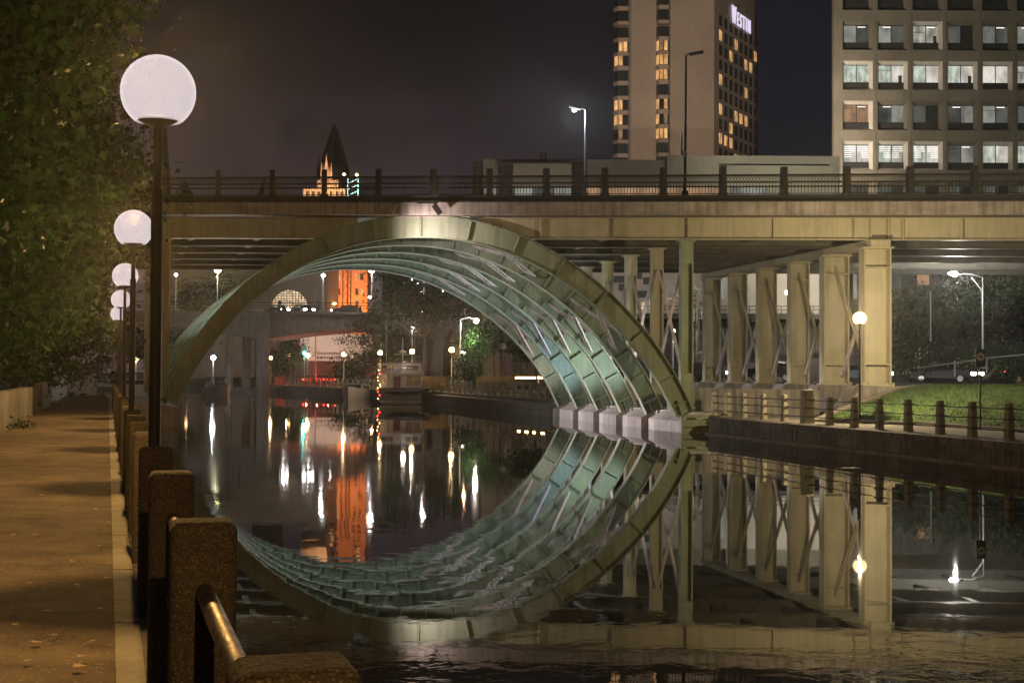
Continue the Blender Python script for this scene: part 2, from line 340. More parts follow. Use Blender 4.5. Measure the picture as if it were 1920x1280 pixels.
# the current breaks the surface along the left wall and in patches; the right of the canal lies still
lat = mth('MULTIPLY_ADD', sp.outputs[1], .2912, sp.outputs[0])
left = mr(lat, 3.5, 9.5, 1, .12)
near = mr(sp.outputs[1], 11, 17, 1, 0)
nearw = mr(sp.outputs[1], 19, 26, 1, 0)
patch = mr(wn(.16, 3, (1, .5, 1)), .47, .68, 0, 1)
patch2 = mr(wn(.33, 3, (1, .5, 1)), .40, .66, 0, 1)
far = mr(sp.outputs[1], 30, 62, 1, .0)
mid = mth('MULTIPLY', mth('MULTIPLY', left, far), mth('MULTIPLY_ADD', patch, .0075, .0006))
mid = mth('MULTIPLY', mid, mr(sp.outputs[1], 15, 25, .2, 1))
nr = mth('MULTIPLY', near, mth('MULTIPLY_ADD', patch2, .0070, .0004))
h1 = mth('ADD', wn(1.0, 2, (1, .75, 1)), mth('MULTIPLY', wn(2.6, 2, (1, .8, 1)), .22))
h2 = mth('ADD', wn(2.4, 3, (1, 1.1, 1)), mth('MULTIPLY', wn(9, 2, (1, 1.2, 1)), .10))
hh = mth('ADD', mth('ADD', mth('MULTIPLY', h1, mid), mth('MULTIPLY', h2, nr)), mth('MULTIPLY', h1, .00035))
l(mth('MULTIPLY_ADD', mth('MULTIPLY', mr(lat, 8, 14, 1, 0), mr(sp.outputs[1], 20, 34, 0, 1)), .030, .014), b.inputs['Roughness'])
bu = n('ShaderNodeBump'); bu.inputs['Strength'].default_value = 1; bu.inputs['Distance'].default_value = 1; l(hh, bu.inputs['Height']); l(bu.outputs[0], b.inputs['Normal'])
MATS['canal_water'] = wm
m = MB(); m.quad((-900, -80, 0), (900, -80, 0), (900, 900, 0), (-900, 900, 0)); structure(m.build('water', 'canal_water', origin=(0, 0, 0)))

# ground ------------------------------------------------------------
def strip(mb, rows):
    base = len(mb.v); k = len(rows[0])
    for r in rows: mb.v.extend(r)
    for i in range(len(rows)-1):
        for j in range(k-1): a = base+i*k+j; mb.f.append((a, a+1, a+k+1, a+k)); mb.sm.append(True)
def hR(lt, Y):
    prof = [(0, .8), (5.4, .8), (8, 1.15), (11, 1.9), (14, 2.3), (40, 2.3), (60, 2.6), (500, 3)]
    if 60 < Y < 100: prof = [(0, .8), (5.4, .8), (7, 1.0), (14, 1.6), (17, 2.1), (21, 2.3), (60, 2.5), (500, 3)]
    if Y >= 100: prof = [(0, 1.0), (10, 1.05), (14, 1.4), (25, 1.8), (60, 2.3), (500, 3)]
    for (a, p), (c, q) in zip(prof, prof[1:]):
        if lt <= c: return p+(q-p)*(lt-a)/(c-a)
    return 3
YS = [-60, -20, 0, 10, 20, 30, 36, 41.6, 46, 50, 54, 58, 60, 62, 66, 70, 76, 82, 91, 100, 110, 121, 132, 150, 170, 190, 214, 235, 262, 295, 330, 420]
gm = MB(); strip(gm, [[(RX(Y)+.45+lt, Y, hR(lt, Y)) for lt in (0, 3, 5.4, 6.5, 8, 9.5, 11, 12.5, 14, 17, 20, 25, 40, 60, 120, 500)] for Y in YS])
strip(gm, [[(LBX(Y)-.25-lt, Y, 1.15 if lt < 6 else 1.15+(lt-6)*.03) for lt in (300, 80, 20, 6, 3, 0)] for Y in (-60, -20, 0, 40, 100, 150, 195, 240, 340, 420)])
gm.quad((-900, 420, 1.1), (900, 420, 1.1), (900, 900, 1.1), (-900, 900, 1.1))
structure(gm.build('ground', 'soil', origin=(0, 0, 0)))
# footpath on the left
m = MB(); strip(m, [[(LX(Y, -6.2), Y, 1.2), (LX(Y, -3.2), Y, 1.215), (LX(Y, -1.4), Y, 1.225), (LX(Y, .06), Y, 1.2)] for Y in range(-12, 112, 4)])
structure(m.build('footpath', 'asphalt_path', origin=(0, 0, 1.2)))
m = MB()
Y = -10.
while Y < 110:
    a = Y+.015; c = Y+2.32
    m.hexa([(LX(a, .06), a, 1.0), (LX(a, .215), a, 1.0), (LX(c, .215), c, 1.0), (LX(c, .06), c, 1.0), (LX(a, .06), a, 1.222), (LX(a, .215), a, 1.222), (LX(c, .215), c, 1.222), (LX(c, .06), c, 1.222)]); Y += 2.35
structure(m.build('kerb', 'kerb_stone', origin=(0, 0, 1)))
# left canal wall
m = MB()
for a, c in zip(range(-12, 150, 6), range(-6, 156, 6)):
    a2 = a+.02
    m.hexa([(LX(a2, .216), a2, -1.5), (LX(a2, .62), a2, -1.5), (LX(c, .62), c, -1.5), (LX(c, .216), c, -1.5), (LX(a2, .216), a2, 1.196), (LX(a2, .60), a2, 1.196), (LX(c, .60), c, 1.196), (LX(c, .216), c, 1.196)])
tag(m.build('canal_wall', 'canal_stone'), 'stone retaining wall dropping to the water below the near footpath fence', 'canal wall')
# walkway, lawn, road on the right
m = MB(); strip(m, [[(RX(Y)+.44+lt, Y, .806 if Y < 95 else 1.01) for lt in (0, 2.5, 5.3)] for Y in YS if Y <= 262]); structure(m.build('pavement', 'walk_concrete', origin=(0, 0, .8)))
def itp(x, P):
    for (a, p), (c, q) in zip(P, P[1:]):
        if x <= c: return p+(q-p)*max(0, (x-a)/(c-a))
    return P[-1][1]
def lawn0(Y): return itp(Y, [(-60, 5.4), (50, 5.4), (56, 4.4), (60.5, 2.2), (62.5, 3.9), (64, 6.1), (66, 8.9), (68, 11.2), (72, 13.2), (80, 15)])
def lawnz(lt, Y):
    b0 = itp(Y, [(-60, 5.2), (50, 5.2), (61, 1.4), (80, 1.4)]); u = min(max((lt-b0)/9, 0), 1); return .83+1.5*u*u*(3-2*u)
rows = []
for Y in [-60, -30, 0, 10, 20, 26, 30, 33, 36, 39, 41.6, 44, 46, 48, 50, 52, 54, 56, 58, 59.5, 60.5, 61.5, 62.5, 64, 65, 66, 67, 68, 70, 72, 76]:
    l0 = lawn0(Y); rows.append([(RX(Y)+.45+l0+(19.5-l0)*k/22, Y, lawnz(l0+(19.5-l0)*k/22, Y)+.02*math.sin(k*2+Y)*(k > 0)) for k in range(23)])
m = MB(); strip(m, rows); lawn = m.build('lawn', 'grass', origin=(0, 0, .8)); lawn['kind'] = 'structure'
nb = 34000; pY = 33+40*rng.random(nb)**.8; vs = []
for y in pY:
    l0 = lawn0(y); lt = l0+.05+random.random()*(17-l0); x = RX(y)+.45+lt; z = lawnz(lt, y); a = random.uniform(0, 6.28); hgt = random.uniform(.05, .12); dx, dy = math.cos(a)*.02, math.sin(a)*.02; tx, ty = random.uniform(-.06, .06), random.uniform(-.06, .06)
    vs += [(x-dx, y-dy, z), (x+dx, y+dy, z), (x+tx, y+ty, z+hgt)]
o = leaf_obj('grass', 'grass', np.array(vs), 3, None); tag(o, 'short mown grass on the sloping lawn behind the canal walkway', 'grass', kind='stuff')
m = MB(); strip(m, [[(RX(Y)+.45+lt, Y, hR(lt, Y)+.012) for lt in (17, 20, 25, 30)] for Y in YS if Y <= 91]); structure(m.build('road', 'asphalt_road', origin=(0, 0, 2.3)))
# stone edging that curves round the top of the lawn
m = MB(); pts = [Vector((RX(Y)+.3+lawn0(Y), Y, lawnz(lawn0(Y), Y)+.0)) for Y in (50, 53, 56, 58, 60.5, 61.5, 62.5, 64, 65, 66, 67, 68, 70, 72)]
for p, q in zip(pts, pts[1:]): m.beam(p, q, .42, .12)
structure(m.build('kerb', 'walk_concrete'))

# ================================================================== arch bridge
BO = Vector((0, 69.4)); EX = Vector((.9856, -.169)); DW = Vector((-.2136, 1)); SL = .014
def B(s, w, z):
    dx = DW.x-.0776*min(max((12.7-s)/26.5, 0), 1.25)      # the far ribs follow the left bank, so they spread a little
    return Vector((BO.x+s*EX.x+w*dx, BO.y+s*EX.y+w*DW.y, z-SL*s))
def ob(px, py, w=0):
    d = CR @ Vector(((px-960)/FPX, (640-py)/FPX, -1)); a = np.array([[d.x, -EX.x], [d.y, -EX.y]]); r = np.array([BO.x+w*DW.x, BO.y+w*DW.y])
    t, s = np.linalg.solve(a, r); return s, CAMZ+d.z*t+SL*s
def bb(mb, s0, s1, w0, w1, z0, z1):    # box in bridge coordinates
    return mb.hexa([B(s0, w0, z0), B(s1, w0, z0), B(s1, w1, z0), B(s0, w1, z0), B(s0, w0, z1), B(s1, w0, z1), B(s1, w1, z1), B(s0, w1, z1)])
S0, ZC = ob(787, 405); SR, ZR = ob(1296, 770); AR = SR-S0; RISE = ZC-ZR; RAD = (AR*AR+RISE*RISE)/(2*RISE)
def arc(d):
    ds = abs(d); c = RAD-math.sqrt(max(RAD*RAD-ds*ds, 0)); p = RISE*(ds/AR)**2; return ZC-(.8*c+.2*p)
def rib_pts(nn=48):
    out = []
    for i in range(nn+1):
        a = -math.pi/2+math.pi*i/nn; d = AR*math.sin(a*.985)/math.sin(math.pi/2*.985); e2 = 1e-3
        dz = (arc(d+e2)-arc(d-e2))/(2*e2) if abs(d) < AR-.01 else (arc(d)-arc(d-math.copysign(.05, d)))/math.copysign(.05, d)
        nx, nz = dz, -1.0; k = math.hypot(nx, nz); nx, nz = nx/k, nz/k; dep = .82+.26*(1-abs(d)/AR)
        out.append((S0+d, arc(d), nx, nz, dep))
    return out
RP = rib_pts(72)
bridge = thing('arch_bridge', 'steel road bridge carried over the canal on a green riveted arch', 'bridge', B(S0, 11, 0))
RW = [4.4*i for i in range(6)]
def sweep(mb, o0, o1, wa, wb, P=RP):    # ribbon following the rib between depth fractions/offsets o0..o1 and w wa..wb
    vs = []; n = len(P)
    for s, z, nx, nz, dp in P:
        a0 = o0 if isinstance(o0, float) else dp+o0[0]; a1 = o1 if isinstance(o1, float) else dp+o1[0]
        for o, w in ((a0, wa), (a1, wa), (a1, wb), (a0, wb)): vs.append(B(s+nx*o, w, z+nz*o))
    fs = []
    for i in range(n-1):
        for k in range(4): fs.append((i*4+k, i*4+(k+1) % 4, (i+1)*4+(k+1) % 4, (i+1)*4+k))
    fs += [(3, 2, 1, 0), tuple((n-1)*4+k for k in range(4))]
    mb.add(vs, fs, False)
ARCL = [0]
for a, c in zip(RP, RP[1:]): ARCL.append(ARCL[-1]+math.hypot(c[0]-a[0], c[1]-a[1]))
def atlen(x):
    for i in range(len(RP)-1):
        if ARCL[i+1] >= x:
            f = (x-ARCL[i])/(ARCL[i+1]-ARCL[i]); return tuple(p*(1-f)+q*f for p, q in zip(RP[i], RP[i+1]))
    return RP[-1]
def plate(mb, L0, w0, w1, th=.04, a=.05, bfr=None):     # radial stiffener
    s, z, nx, nz, dp = atlen(L0); tx, tz = -nz, nx; b2 = dp-.05 if bfr is None else bfr
    p = []
    for w in (w0, w1):
        for o, q in ((a, -1), (a, 1), (b2, 1), (b2, -1)): p.append(B(s+nx*o+tx*q*th/2, w, z+nz*o+tz*q*th/2))
    mb.hexa(p)
def rivets(mb, L0, w, cols=3, rows=9, gap=.1):
    s, z, nx, nz, dp = atlen(L0)
    for c in range(cols):
        for r in range(rows):
            o = .1+(dp-.2)*r/(rows-1); q = (c-(cols-1)/2)*gap; cs, cz = s+nx*o-nz*q, z+nz*o+nx*q; bb(mb, cs-.014, cs+.014, w-.016, w, cz-.014, cz+.014)
TOT = ARCL[-1]
for i, w in enumerate(RW):
    mt = 'steel_front' if i == 0 else 'steel_green'
    r = MB(); sweep(r, .0, (0.,), w-.02, w+.02)
    if i:                                   # bolt rows along the flanges
        k = 0
        while k*.33 < TOT-.3:
            for side in (.11, None):
                s, z, nx, nz, dp = atlen(.2+k*.33); o = side or dp-.11; bb(r, s+nx*o-.016, s+nx*o+.016, w-.036, w-.02, z+nz*o-.016, z+nz*o+.016)
            k += 1
    else:
        for px in (790,): rivets(r, TOT*.5+.3, w-.02, 5, 11, .11)
        for q in (.62, .7): rivets(r, TOT*q, w-.02, 3, 4, .12)
    rib = r.build('arch_rib', mt, bridge)
    f = MB(); hw = .22 if i == 0 else .19; me_ = mt if i == 0 else 'steel_edge'; sweep(f, -.04, .0, w-hw, w+hw); f.build('flange', me_, rib)
    f = MB(); sweep(f, (0.,), (.045,), w-hw, w+hw); f.build('flange', me_, rib)
    step = 2.62 if i == 0 else 1.42; x = TOT*.5 % step
    while x < TOT-.4:
        f = MB(); plate(f, x+.02, w-hw+.01, w+hw-.01, .05 if i == 0 else .12); f.build('stiffener', mt, rib); x += step
    for x in (TOT-.55, .55): f = MB(); plate(f, x, w-hw+.02, w+hw-.02, .05); f.build('stiffener', mt, rib)
    for sg, lim in ((1, TOT), (-1, 0)):
        s, z, nx, nz, dp = atlen(lim-sg*.28); p = [B(s+nx*dp*.5-sg*.02, w-hw+.02, z+nz*dp*.5-.35), B(s+nx*dp*.5+sg*.03, w-hw+.02, z+nz*dp*.5-.35), B(s+nx*dp*.5+sg*.03, w+hw-.02, z+nz*dp*.5-.35), B(s+nx*dp*.5-sg*.02, w+hw-.02, z+nz*dp*.5-.35)]
        f = MB(); f.hexa(p+[q+Vector((-.25*sg, .03, .75)) for q in p]); f.build('foot_plate', mt, rib)
# lattice members
def lattice(mb, p0, p1, wd, nrm, ch=.09, pitch=None):
    p0 = Vector(p0); p1 = Vector(p1); d = (p1-p0); Ln = d.length; d.normalize(); nrm = Vector(nrm); sd = d.cross(nrm).normalized(); up = sd.cross(d)
    for q in (-1, 1): mb.beam(p0+sd*q*wd/2, p1+sd*q*wd/2, ch, ch, up)
    pitch = pitch or wd*.75; k = max(2, int(Ln/pitch))
    for i in range(k):
        a = p0+d*(Ln*i/k); c = p0+d*(Ln*(i+1)/k); q = 1 if i % 2 else -1
        mb.beam(a+sd*q*wd/2, c-sd*q*wd/2, .04, .02, up)
    for e0, e1 in ((p0, p0+d*.7), (p1-d*.7, p1)): mb.beam(e0+up*.03, e1+up*.03, wd+ch, .02, up)
def node(f, w, o=.5):
    s, z, nx, nz, dp = atlen(TOT*f); return B(s+nx*dp*o, w, z+nz*dp*o), B(s+nx, w, z+nz)-B(s, w, z)
for j in range(5):
    wa, wb = RW[j]+.26, RW[j+1]-.26
    for f0, f1 in ((.615, .715), (.79, .885), (.17, .27)):
        m = MB(); a, na = node(f0, wa, .75); c, nc = node(f1, wb, .75); lattice(m, a, c, .5, na, .07, .36)
        m.build('lattice_brace', 'steel_lattice', bridge)
        if f0 > .6 or f0 < .3: m = MB(); a, na = node(f1, wa, .6); c, nc = node(f0, wb, .6); lattice(m, a, c, .44, na, .07, .36); m.build('lattice_brace', 'steel_lattice', bridge)
    for f0 in (.5,):
        m = MB(); a, na = node(f0, wa, .5); c, nc = node(f0, wb, .5); lattice(m, a, c, .45, na, .055, .5); m.build('cross_frame', 'steel_green' if f0 != .5 else 'steel_lattice', bridge)
# girders
SLm, SRm = -44, 52
CS0, CS1 = ob(690, 430)[0], ob(893, 430)[0]
ZT, ZB = 10.66, ob(1500, 449)[1]
for i, w in enumerate(RW):
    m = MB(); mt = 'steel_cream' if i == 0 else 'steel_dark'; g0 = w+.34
    spans = ((SLm, CS0-.5), (CS1+.2, SRm)) if True else ()
    for a, c in spans:
        bb(m, a, c, g0-.012, g0+.012, ZB+.05, ZT-.04); bb(m, a, c, g0-.2, g0+.2, ZB, ZB+.05); bb(m, a, c, g0-.2, g0+.2, ZT-.04, ZT)
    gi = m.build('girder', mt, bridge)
    if i == 0:
        for px in (312, 432, 557, 1013, 1150, 1288, 1448, 1600, 1630, 1663, 1690, 1800, 1990, 2200, 200, 60): m = MB(); s = ob(px, 425, .34)[0]; bb(m, s-.03, s+.03, g0-.19, g0-.013, ZB+.05, ZT-.04); m.build('stiffener', 'steel_cream', gi)
        m = MB()
        for px in (1597, 1668): 
            s = ob(px, 425, .34)[0]
            for k in range(10): bb(m, s-.02, s+.02, g0-.03, g0-.012, ZB+.1+k*.1, ZB+.13+k*.1)
        for r in range(3):
            for c in range(3): s = ob(925+c*7, 425, .34)[0]; bb(m, s-.03, s+.07, g0-.04, g0-.012, ZB+.62+r*.1, ZB+.65+r*.1)
        m.build('bolt_pattern', 'steel_dark', gi)
for k in range(26):
    s = SLm+1+k*3.75; m = MB()
    if CS0-1 < s < CS1+1: continue
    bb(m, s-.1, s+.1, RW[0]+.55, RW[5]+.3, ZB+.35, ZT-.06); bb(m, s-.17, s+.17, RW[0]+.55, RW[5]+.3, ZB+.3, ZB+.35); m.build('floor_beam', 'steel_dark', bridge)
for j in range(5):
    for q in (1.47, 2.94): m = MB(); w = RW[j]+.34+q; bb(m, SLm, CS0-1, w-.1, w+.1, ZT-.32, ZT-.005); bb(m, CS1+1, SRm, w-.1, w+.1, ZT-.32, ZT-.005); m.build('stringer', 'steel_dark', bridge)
# deck, fascia and kerb band
ZD0, ZD1 = 10.67, ob(960, 379, -1.25)[1]; ZK = ob(960, 366, -1.25)[1]
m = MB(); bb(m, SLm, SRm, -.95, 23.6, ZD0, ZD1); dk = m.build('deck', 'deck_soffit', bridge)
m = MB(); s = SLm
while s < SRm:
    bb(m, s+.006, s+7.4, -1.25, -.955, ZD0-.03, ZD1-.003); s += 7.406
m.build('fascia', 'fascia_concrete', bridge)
m = MB(); bb(m, SLm, SRm, -1.33, -.8, ZD1, ZD1+.07); bb(m, SLm, SRm, -1.22, -.8, ZD1+.07, ZK); m.build('kerb_band', 'rail_dark', bridge)
# haunch plates either side of the crown between rib and fascia
m = MB(); s1, z1 = ob(680, 417); s2, z2 = ob(790, 407); 
for a, c in ((ob(684, 407)[0], ob(880, 405)[0]),): bb(m, a, c, -.12, .1, ZC+.01, ZD0-.035)
m.build('crown_seat', 'steel_lattice', bridge)
# parapet railing
rail = None
ps = [405, 507, 605, 707, 811, 916, 1023, 1133, 1243, 1355, 1470, 1588, 1707, 1828]
sp_ = [ob(p, 366, -1.1)[0] for p in ps]; d0 = sp_[1]-sp_[0]
sp_ = [sp_[0]-2.75*k for k in range(9, 0, -1)]+sp_+[sp_[-1]+2.75*k for k in range(1, 8)]
W0 = -1.05; rt = ob(960, 331, W0)[1]; r2 = ob(960, 343.5, W0)[1]; r3 = ob(960, 351.5, W0)[1]; rb_ = ZK+.07
m = MB()
for zz, hh_ in ((rt, .1), (r2, .07), (r3, .07)): bb(m, SLm, SRm, W0-.04, W0+.04, zz-hh_/2, zz+hh_/2)
bb(m, SLm, SRm, W0-.02, W0+.02, rb_-.02, rb_+.02)
rail = m.build('railing', 'rail_dark', bridge)
for s in sp_:
    m = MB(); bb(m, s-.13, s+.13, W0-.16, W0+.10, ZK, ob(960, 316.5, W0)[1]); bb(m, s-.19, s+.19, W0-.17, W0+.12, ZK, ZK+.1); m.build('railing_post', 'rail_dark', rail)
for s0_, s1_ in zip(sp_, sp_[1:]):
    m = MB(); n_ = 17; a = s0_+.13; d = (s1_-s0_-.26)/n_; zt_, zb_ = rt-.09, r2+.035
    bb(m, a, s1_-.13, W0-.012, W0+.012, zt_-.012, zt_+.012)
    for k in range(n_):
        x = a+d*(k+.5); bb(m, x-.011, x+.011, W0-.011, W0+.011, rb_+.02, r3-.035); bb(m, x-.011, x+.011, W0-.011, W0+.011, r3+.035, r2-.035)
        zm = (zt_+zb_)/2; h4 = (zt_-zb_)/2
        for pts in (((x-d*.5, zt_), (x, zm+h4*.2), (x, zm-h4*.2), (x-d*.5, zb_)), ((x+d*.5, zt_), (x+.02, zm+h4*.2), (x+.02, zm-h4*.2), (x+d*.5, zb_))):
            for (u0, v0), (u1, v1) in zip(pts, pts[1:]): m.beam(B(u0, W0, v0), B(u1, W0, v1), .02, .02)
    m.build('infill_panel', 'rail_dark', rail)
# H section posts at the right foot of the arch, one for each rib, cross braced
def hcol(s, w, z0, z1, ws, wt, mt, cap=True, plates=()):
    m = MB(); bb(m, s-ws/2+.03, s+ws/2-.03, w+wt*.15-.015, w+wt*.15+.015, z0, z1)
    for q in (-1, 1): a = s+q*(ws/2-.015); bb(m, a-.03, a+.03, w-wt/2, w+wt/2, z0, z1)
    for zz, hh_ in plates: bb(m, s-ws/2+.05, s+ws/2-.05, w-wt/2+.03, w+wt*.15-.016, zz, zz+hh_)
    if cap: bb(m, s-ws/2-.12, s+ws/2+.12, w-wt/2-.08, w+wt/2+.08, z1, z1+.08); bb(m, s-ws/2-.12, s+ws/2+.12, w-wt/2-.08, w+wt/2+.08, z0-.06, z0)
    return m
SF = ob(1291, 600)[0]
for i, w in enumerate(RW):
    m = hcol(SF, w+.34, 1.35, ZB-.09, .56, .36, None, True, ((2.5, .5), (8.8, .3)))
    bb(m, SF-.22, SF+.22, w+.17, w+.2, 1.35, 2.9); bb(m, SF-.22, SF+.22, w+.17, w+.2, 8.4, ZB-.09)
    m.build('foot_column', 'steel_front' if i == 0 else 'steel_cream', bridge)
for j in range(5):
    m = MB(); wa, wb = RW[j]+.55, RW[j+1]+.12
    m.beam(B(SF, wa, 2.6), B(SF, wb, 8.4), .14, .1); m.beam(B(SF-.12, wa, 8.4), B(SF-.12, wb, 2.6), .14, .1)
    m.build('cross_brace', 'steel_lattice', bridge)
# second bent: broad cream columns on sloping plinths
S2 = ob(1647, 600)[0]; Z2B = ob(1647, 723)[1]
for i, w in enumerate(RW):
    m = hcol(S2, w+.34, Z2B+.06, ZB-.42, 1.22 if i < 2 else .98, .62 if i < 2 else .5, None, True, ((Z2B+1.0, .06), (ZB-1.35, .06)))
    for q in (-.14, .14):
        for zz in (ZB-.8, ZB-1.05, Z2B+.5, Z2B+.75): bb(m, S2+q*1.6-.04, S2+q*1.6+.04, w+.39, w+.415, zz, zz+.04)
    for q in (-.7, -.4, .4, .7): bb(m, S2+q-.04, S2+q+.04, w-.02, w+.06, Z2B+.06, Z2B+.16)
    m.build('column', 'steel_cream', bridge)
    m = MB(); p = []
    for zz, e1, e2 in ((.7, 1.5, 2.2), (Z2B, .95, 1.15)):
        for s, q in ((S2-e1-(.6 if zz < 1 else 0), w-.35), (S2+e2, w-.35), (S2+e2, w+1.15), (S2-e1-(.6 if zz < 1 else 0), w+1.15)): p.append(B(s, q, zz))
    m.hexa(p); bb(m, S2-1.3, S2-.95, w-.1, w+.8, .7, 1.7)
    m.build('plinth', 'concrete', bridge)
m = MB(); p = []
for w, zz in ((-.2, ZB-.34), (RW[5]+1, ZB-.34)): p += [B(S2-.5, w, zz), B(S2+.5, w, zz)]
m.hexa([B(S2-.45, -.25, ZB-.34), B(S2+.45, -.25, ZB-.34), B(S2+.45, RW[5]+1, ZB-.34), B(S2-.45, RW[5]+1, ZB-.34), B(S2-.45, -.25, ZB-.02), B(S2+.45, -.25, ZB-.02), B(S2+.45, RW[5]+1, ZB-.02), B(S2-.45, RW[5]+1, ZB-.02)])
m.build('cap_beam', 'steel_cream', bridge)
for j in range(5):
    wa, wb = RW[j]+.66, RW[j+1]+.02; nr = (1, 0, 0)
    m = MB(); lattice(m, B(S2-.1, wa, Z2B+.5), B(S2-.1, wb, ZB-1.1), .42, EX.to_3d(), .09); m.build('lattice_brace', 'steel_cream', bridge)
    m = MB(); m.beam(B(S2+.25, wa, ZB-1.1), B(S2+.25, wb, Z2B+.5), .16, .12); m.build('cross_brace', 'steel_lattice', bridge)
# low wall joining the plinths
m = MB(); bb(m, S2-9.0, S2-1.9, 2.0, 3.2, .7, 2.3); bb(m, S2-1.0, S2+1.0, .9, 23, .6, 1.9); m.build('plinth_wall', 'concrete', bridge)
# left abutment posts and foot block
SLF = S0-AR
for i, w in enumerate(RW):
    s = ob(311, 600, 0)[0]; m = hcol(s, w+.34, 1.3, ZB-.09, .44, .34, None, True, ((8.5, .3),)); m.build('foot_column', 'steel_cream', bridge)
m = MB(); zf = ZR-.15
def block(mb, s0, s1, w0, w1, zl, zr, zb=-1.2): mb.hexa([B(s0, w0, zb), B(s1, w0, zb), B(s1, w1, zb), B(s0, w1, zb), B(s0, w0, zl), B(s1, w0, zr), B(s1, w1, zr), B(s0, w1, zl)])
# right foot blocks with slots before each rib
m = MB(); e0 = ob(1262, 790)[0]
zfoot = ZR-.05
for i in range(6):
    wa = RW[i]-.28; block(m, e0+.75, SR+1.6, wa-.45, wa+4.4-.451, zfoot-.0, zfoot)
    block(m, e0, e0+.749, wa+.75, wa+4.4-.46, zfoot-.45, zfoot-.02)
block(m, e0, e0+.749, -1.1, .46, zfoot-.45, zfoot-.02)
fr = m.build('footing', 'concrete_pale', bridge)
m = MB()
for k in range(2): bb(m, e0+.1, e0+2.3, -1.22, -1.12, .05+k*.38, .38+k*.38)
bb(m, e0-.02, e0+.1, -1.25, -1.1, -.6, zfoot-.1); bb(m, e0-.02, e0+2.4, -1.25, -1.1, zfoot-.26, zfoot-.12); m.build('guard_panel', 'steel_front', bridge)
m = MB(); a0 = ob(296, 770)[0]; a1 = ob(333, 770)[0]; zl_ = ob(312, 757)[1]
m.hexa([B(a0-2.6, -.9, -1), B(a1, -.9, -1), B(a1, 23, -1), B(a0-2.6, 23, -1), B(a0-2.6, -.9, zl_+.15), B(a1, -.9, zl_-.12), B(a1, 23, zl_-.12), B(a0-2.6, 23, zl_+.15)])
m.build('footing', 'concrete_pale', bridge)
# floodlights between the ribs at both feet
FC = [(1, 1, .92), (.96, 1, .92), (.96, 1, .90), (.68, .80, 1), (1, .78, .70)]
for j in range(5):
    wm_ = RW[j]+1.1
    for sg, s, pw in ((1, SR-1.3, 1150), (-1, SLF+1.5, 1500)):
        z = zfoot+.25 if sg > 0 else zl_+.25
        m = MB(); m.box(B(s+sg*1.3, wm_, z), (.34, .3, .22), -.17); m.box(B(s+sg*1.3, wm_, z-.17), (.2, .2, .14), -.17); fl = m.build('floodlight', 'frame_dark', bridge)
        light('SPOT', 'flood_beam', B(s+sg*1.0-sg*.3, wm_, z+.25), FC[j], pw*((.12 if j == 0 else 1.5, 1.5 if j == 0 else 1.15)[sg < 0])*(.75 if j > 3 else 1), None, B(S0+sg*3.5, wm_+1.2, 9.0), .15, 130, .8)
        if sg < 0: light('SPOT', 'flood_beam', B(s+.3, wm_, z+.3), (1, .84, .82), 17000, None, B(SR-.8, wm_+.6, .7), .12, 16, .5)  # added narrow spot, only to brighten the right footing blocks
# fascia floodlight with bracket and cable run
m = MB(); s, z = ob(816, 393, -1.6); m.beam(B(s-.16, -1.75, z+.2), B(s+.14, -1.75, z-.22), .3, .26); m.beam(B(s-.1, -1.7, z+.2), B(s-.1, -1.25, z+.36), .05, .05); bb(m, s-.95, s+.1, -1.29, -1.255, z+.34, z+.38)
m.build('floodlight', 'frame_dark', bridge)
m = MB(); s, z = ob(738, 392, -1.4); m.tube([B(s+.7, -1.3, z+.33), B(s+.35, -1.33, z+.33), B(s, -1.36, z+.1), B(s-.12, -1.36, z-.3)], .035, 6); m.build('beam_edge', 'steel_lattice', bridge)  # pale tube shaped as the bright edge of the light beam
s, z = ob(816, 393, -1.9); light('SPOT', 'flood_beam', B(s-1.6, -2.5, z-1.4), (1, .78, .71), 760, None, B(s+1.6, .3, z-1.1), .06, 150, .8)
for o in list(scene.objects):
    if o.type == 'LIGHT' and o.parent is None:
        mw = Vector(o.location); o.parent = bridge; o.location = mw-Vector(bridge.location)

# ================================================================== near bank
import bmesh
ANG = math.atan(.2912)
def mesh_obj(name, me, parent, loc, rz=0):
    o = bpy.data.objects.new(name, me); scene.collection.objects.link(o); o.parent = parent
    o.location = Vector(loc)-ORIG[parent.name]; o.rotation_euler = (0, 0, rz); ORIG[o.name] = Vector(loc); return o
def bevel_box(w, d, h, bev, top_in=0, seg=3, mat='aggregate'):
    bm = bmesh.new(); bmesh.ops.create_cube(bm, size=1)
    for v in bm.verts:
        k = 1-top_in/w if v.co.z > 0 else 1
        v.co = Vector((v.co.x*w*k, v.co.y*d*(1-top_in/w*.5 if v.co.z > 0 else 1), (v.co.z+.5)*h))
    bmesh.ops.bevel(bm, geom=[e for e in bm.edges if max(v.co.z for v in e.verts) > h*.5], offset=bev, segments=seg, affect='EDGES', profile=.5)
    me = bpy.data.meshes.new('post'); bm.to_mesh(me); bm.free(); me.materials.append(MATS[mat])
    for p in me.polygons: p.use_smooth = False
    return me
fence = thing('canal_fence', 'chunky brown pebbled concrete posts with steel pipes along the near footpath', 'fence', (LX(9.4, .333), 9.4, 1.2))
post_me = bevel_box(.222, .20, 1.10, .035, 0, 4)
sock = MB(); sock.lathe((0, 0, 0), [(.045, -.004), (.05, -.004), (.05, .004), (.036, .004), (.036, -.004)], 16)
FY = [2.45+2.33*k for k in range(-3, 30)]
for y in FY:
    p = mesh_obj('post', post_me, fence, (LX(y, .333), y, 1.195), ANG)
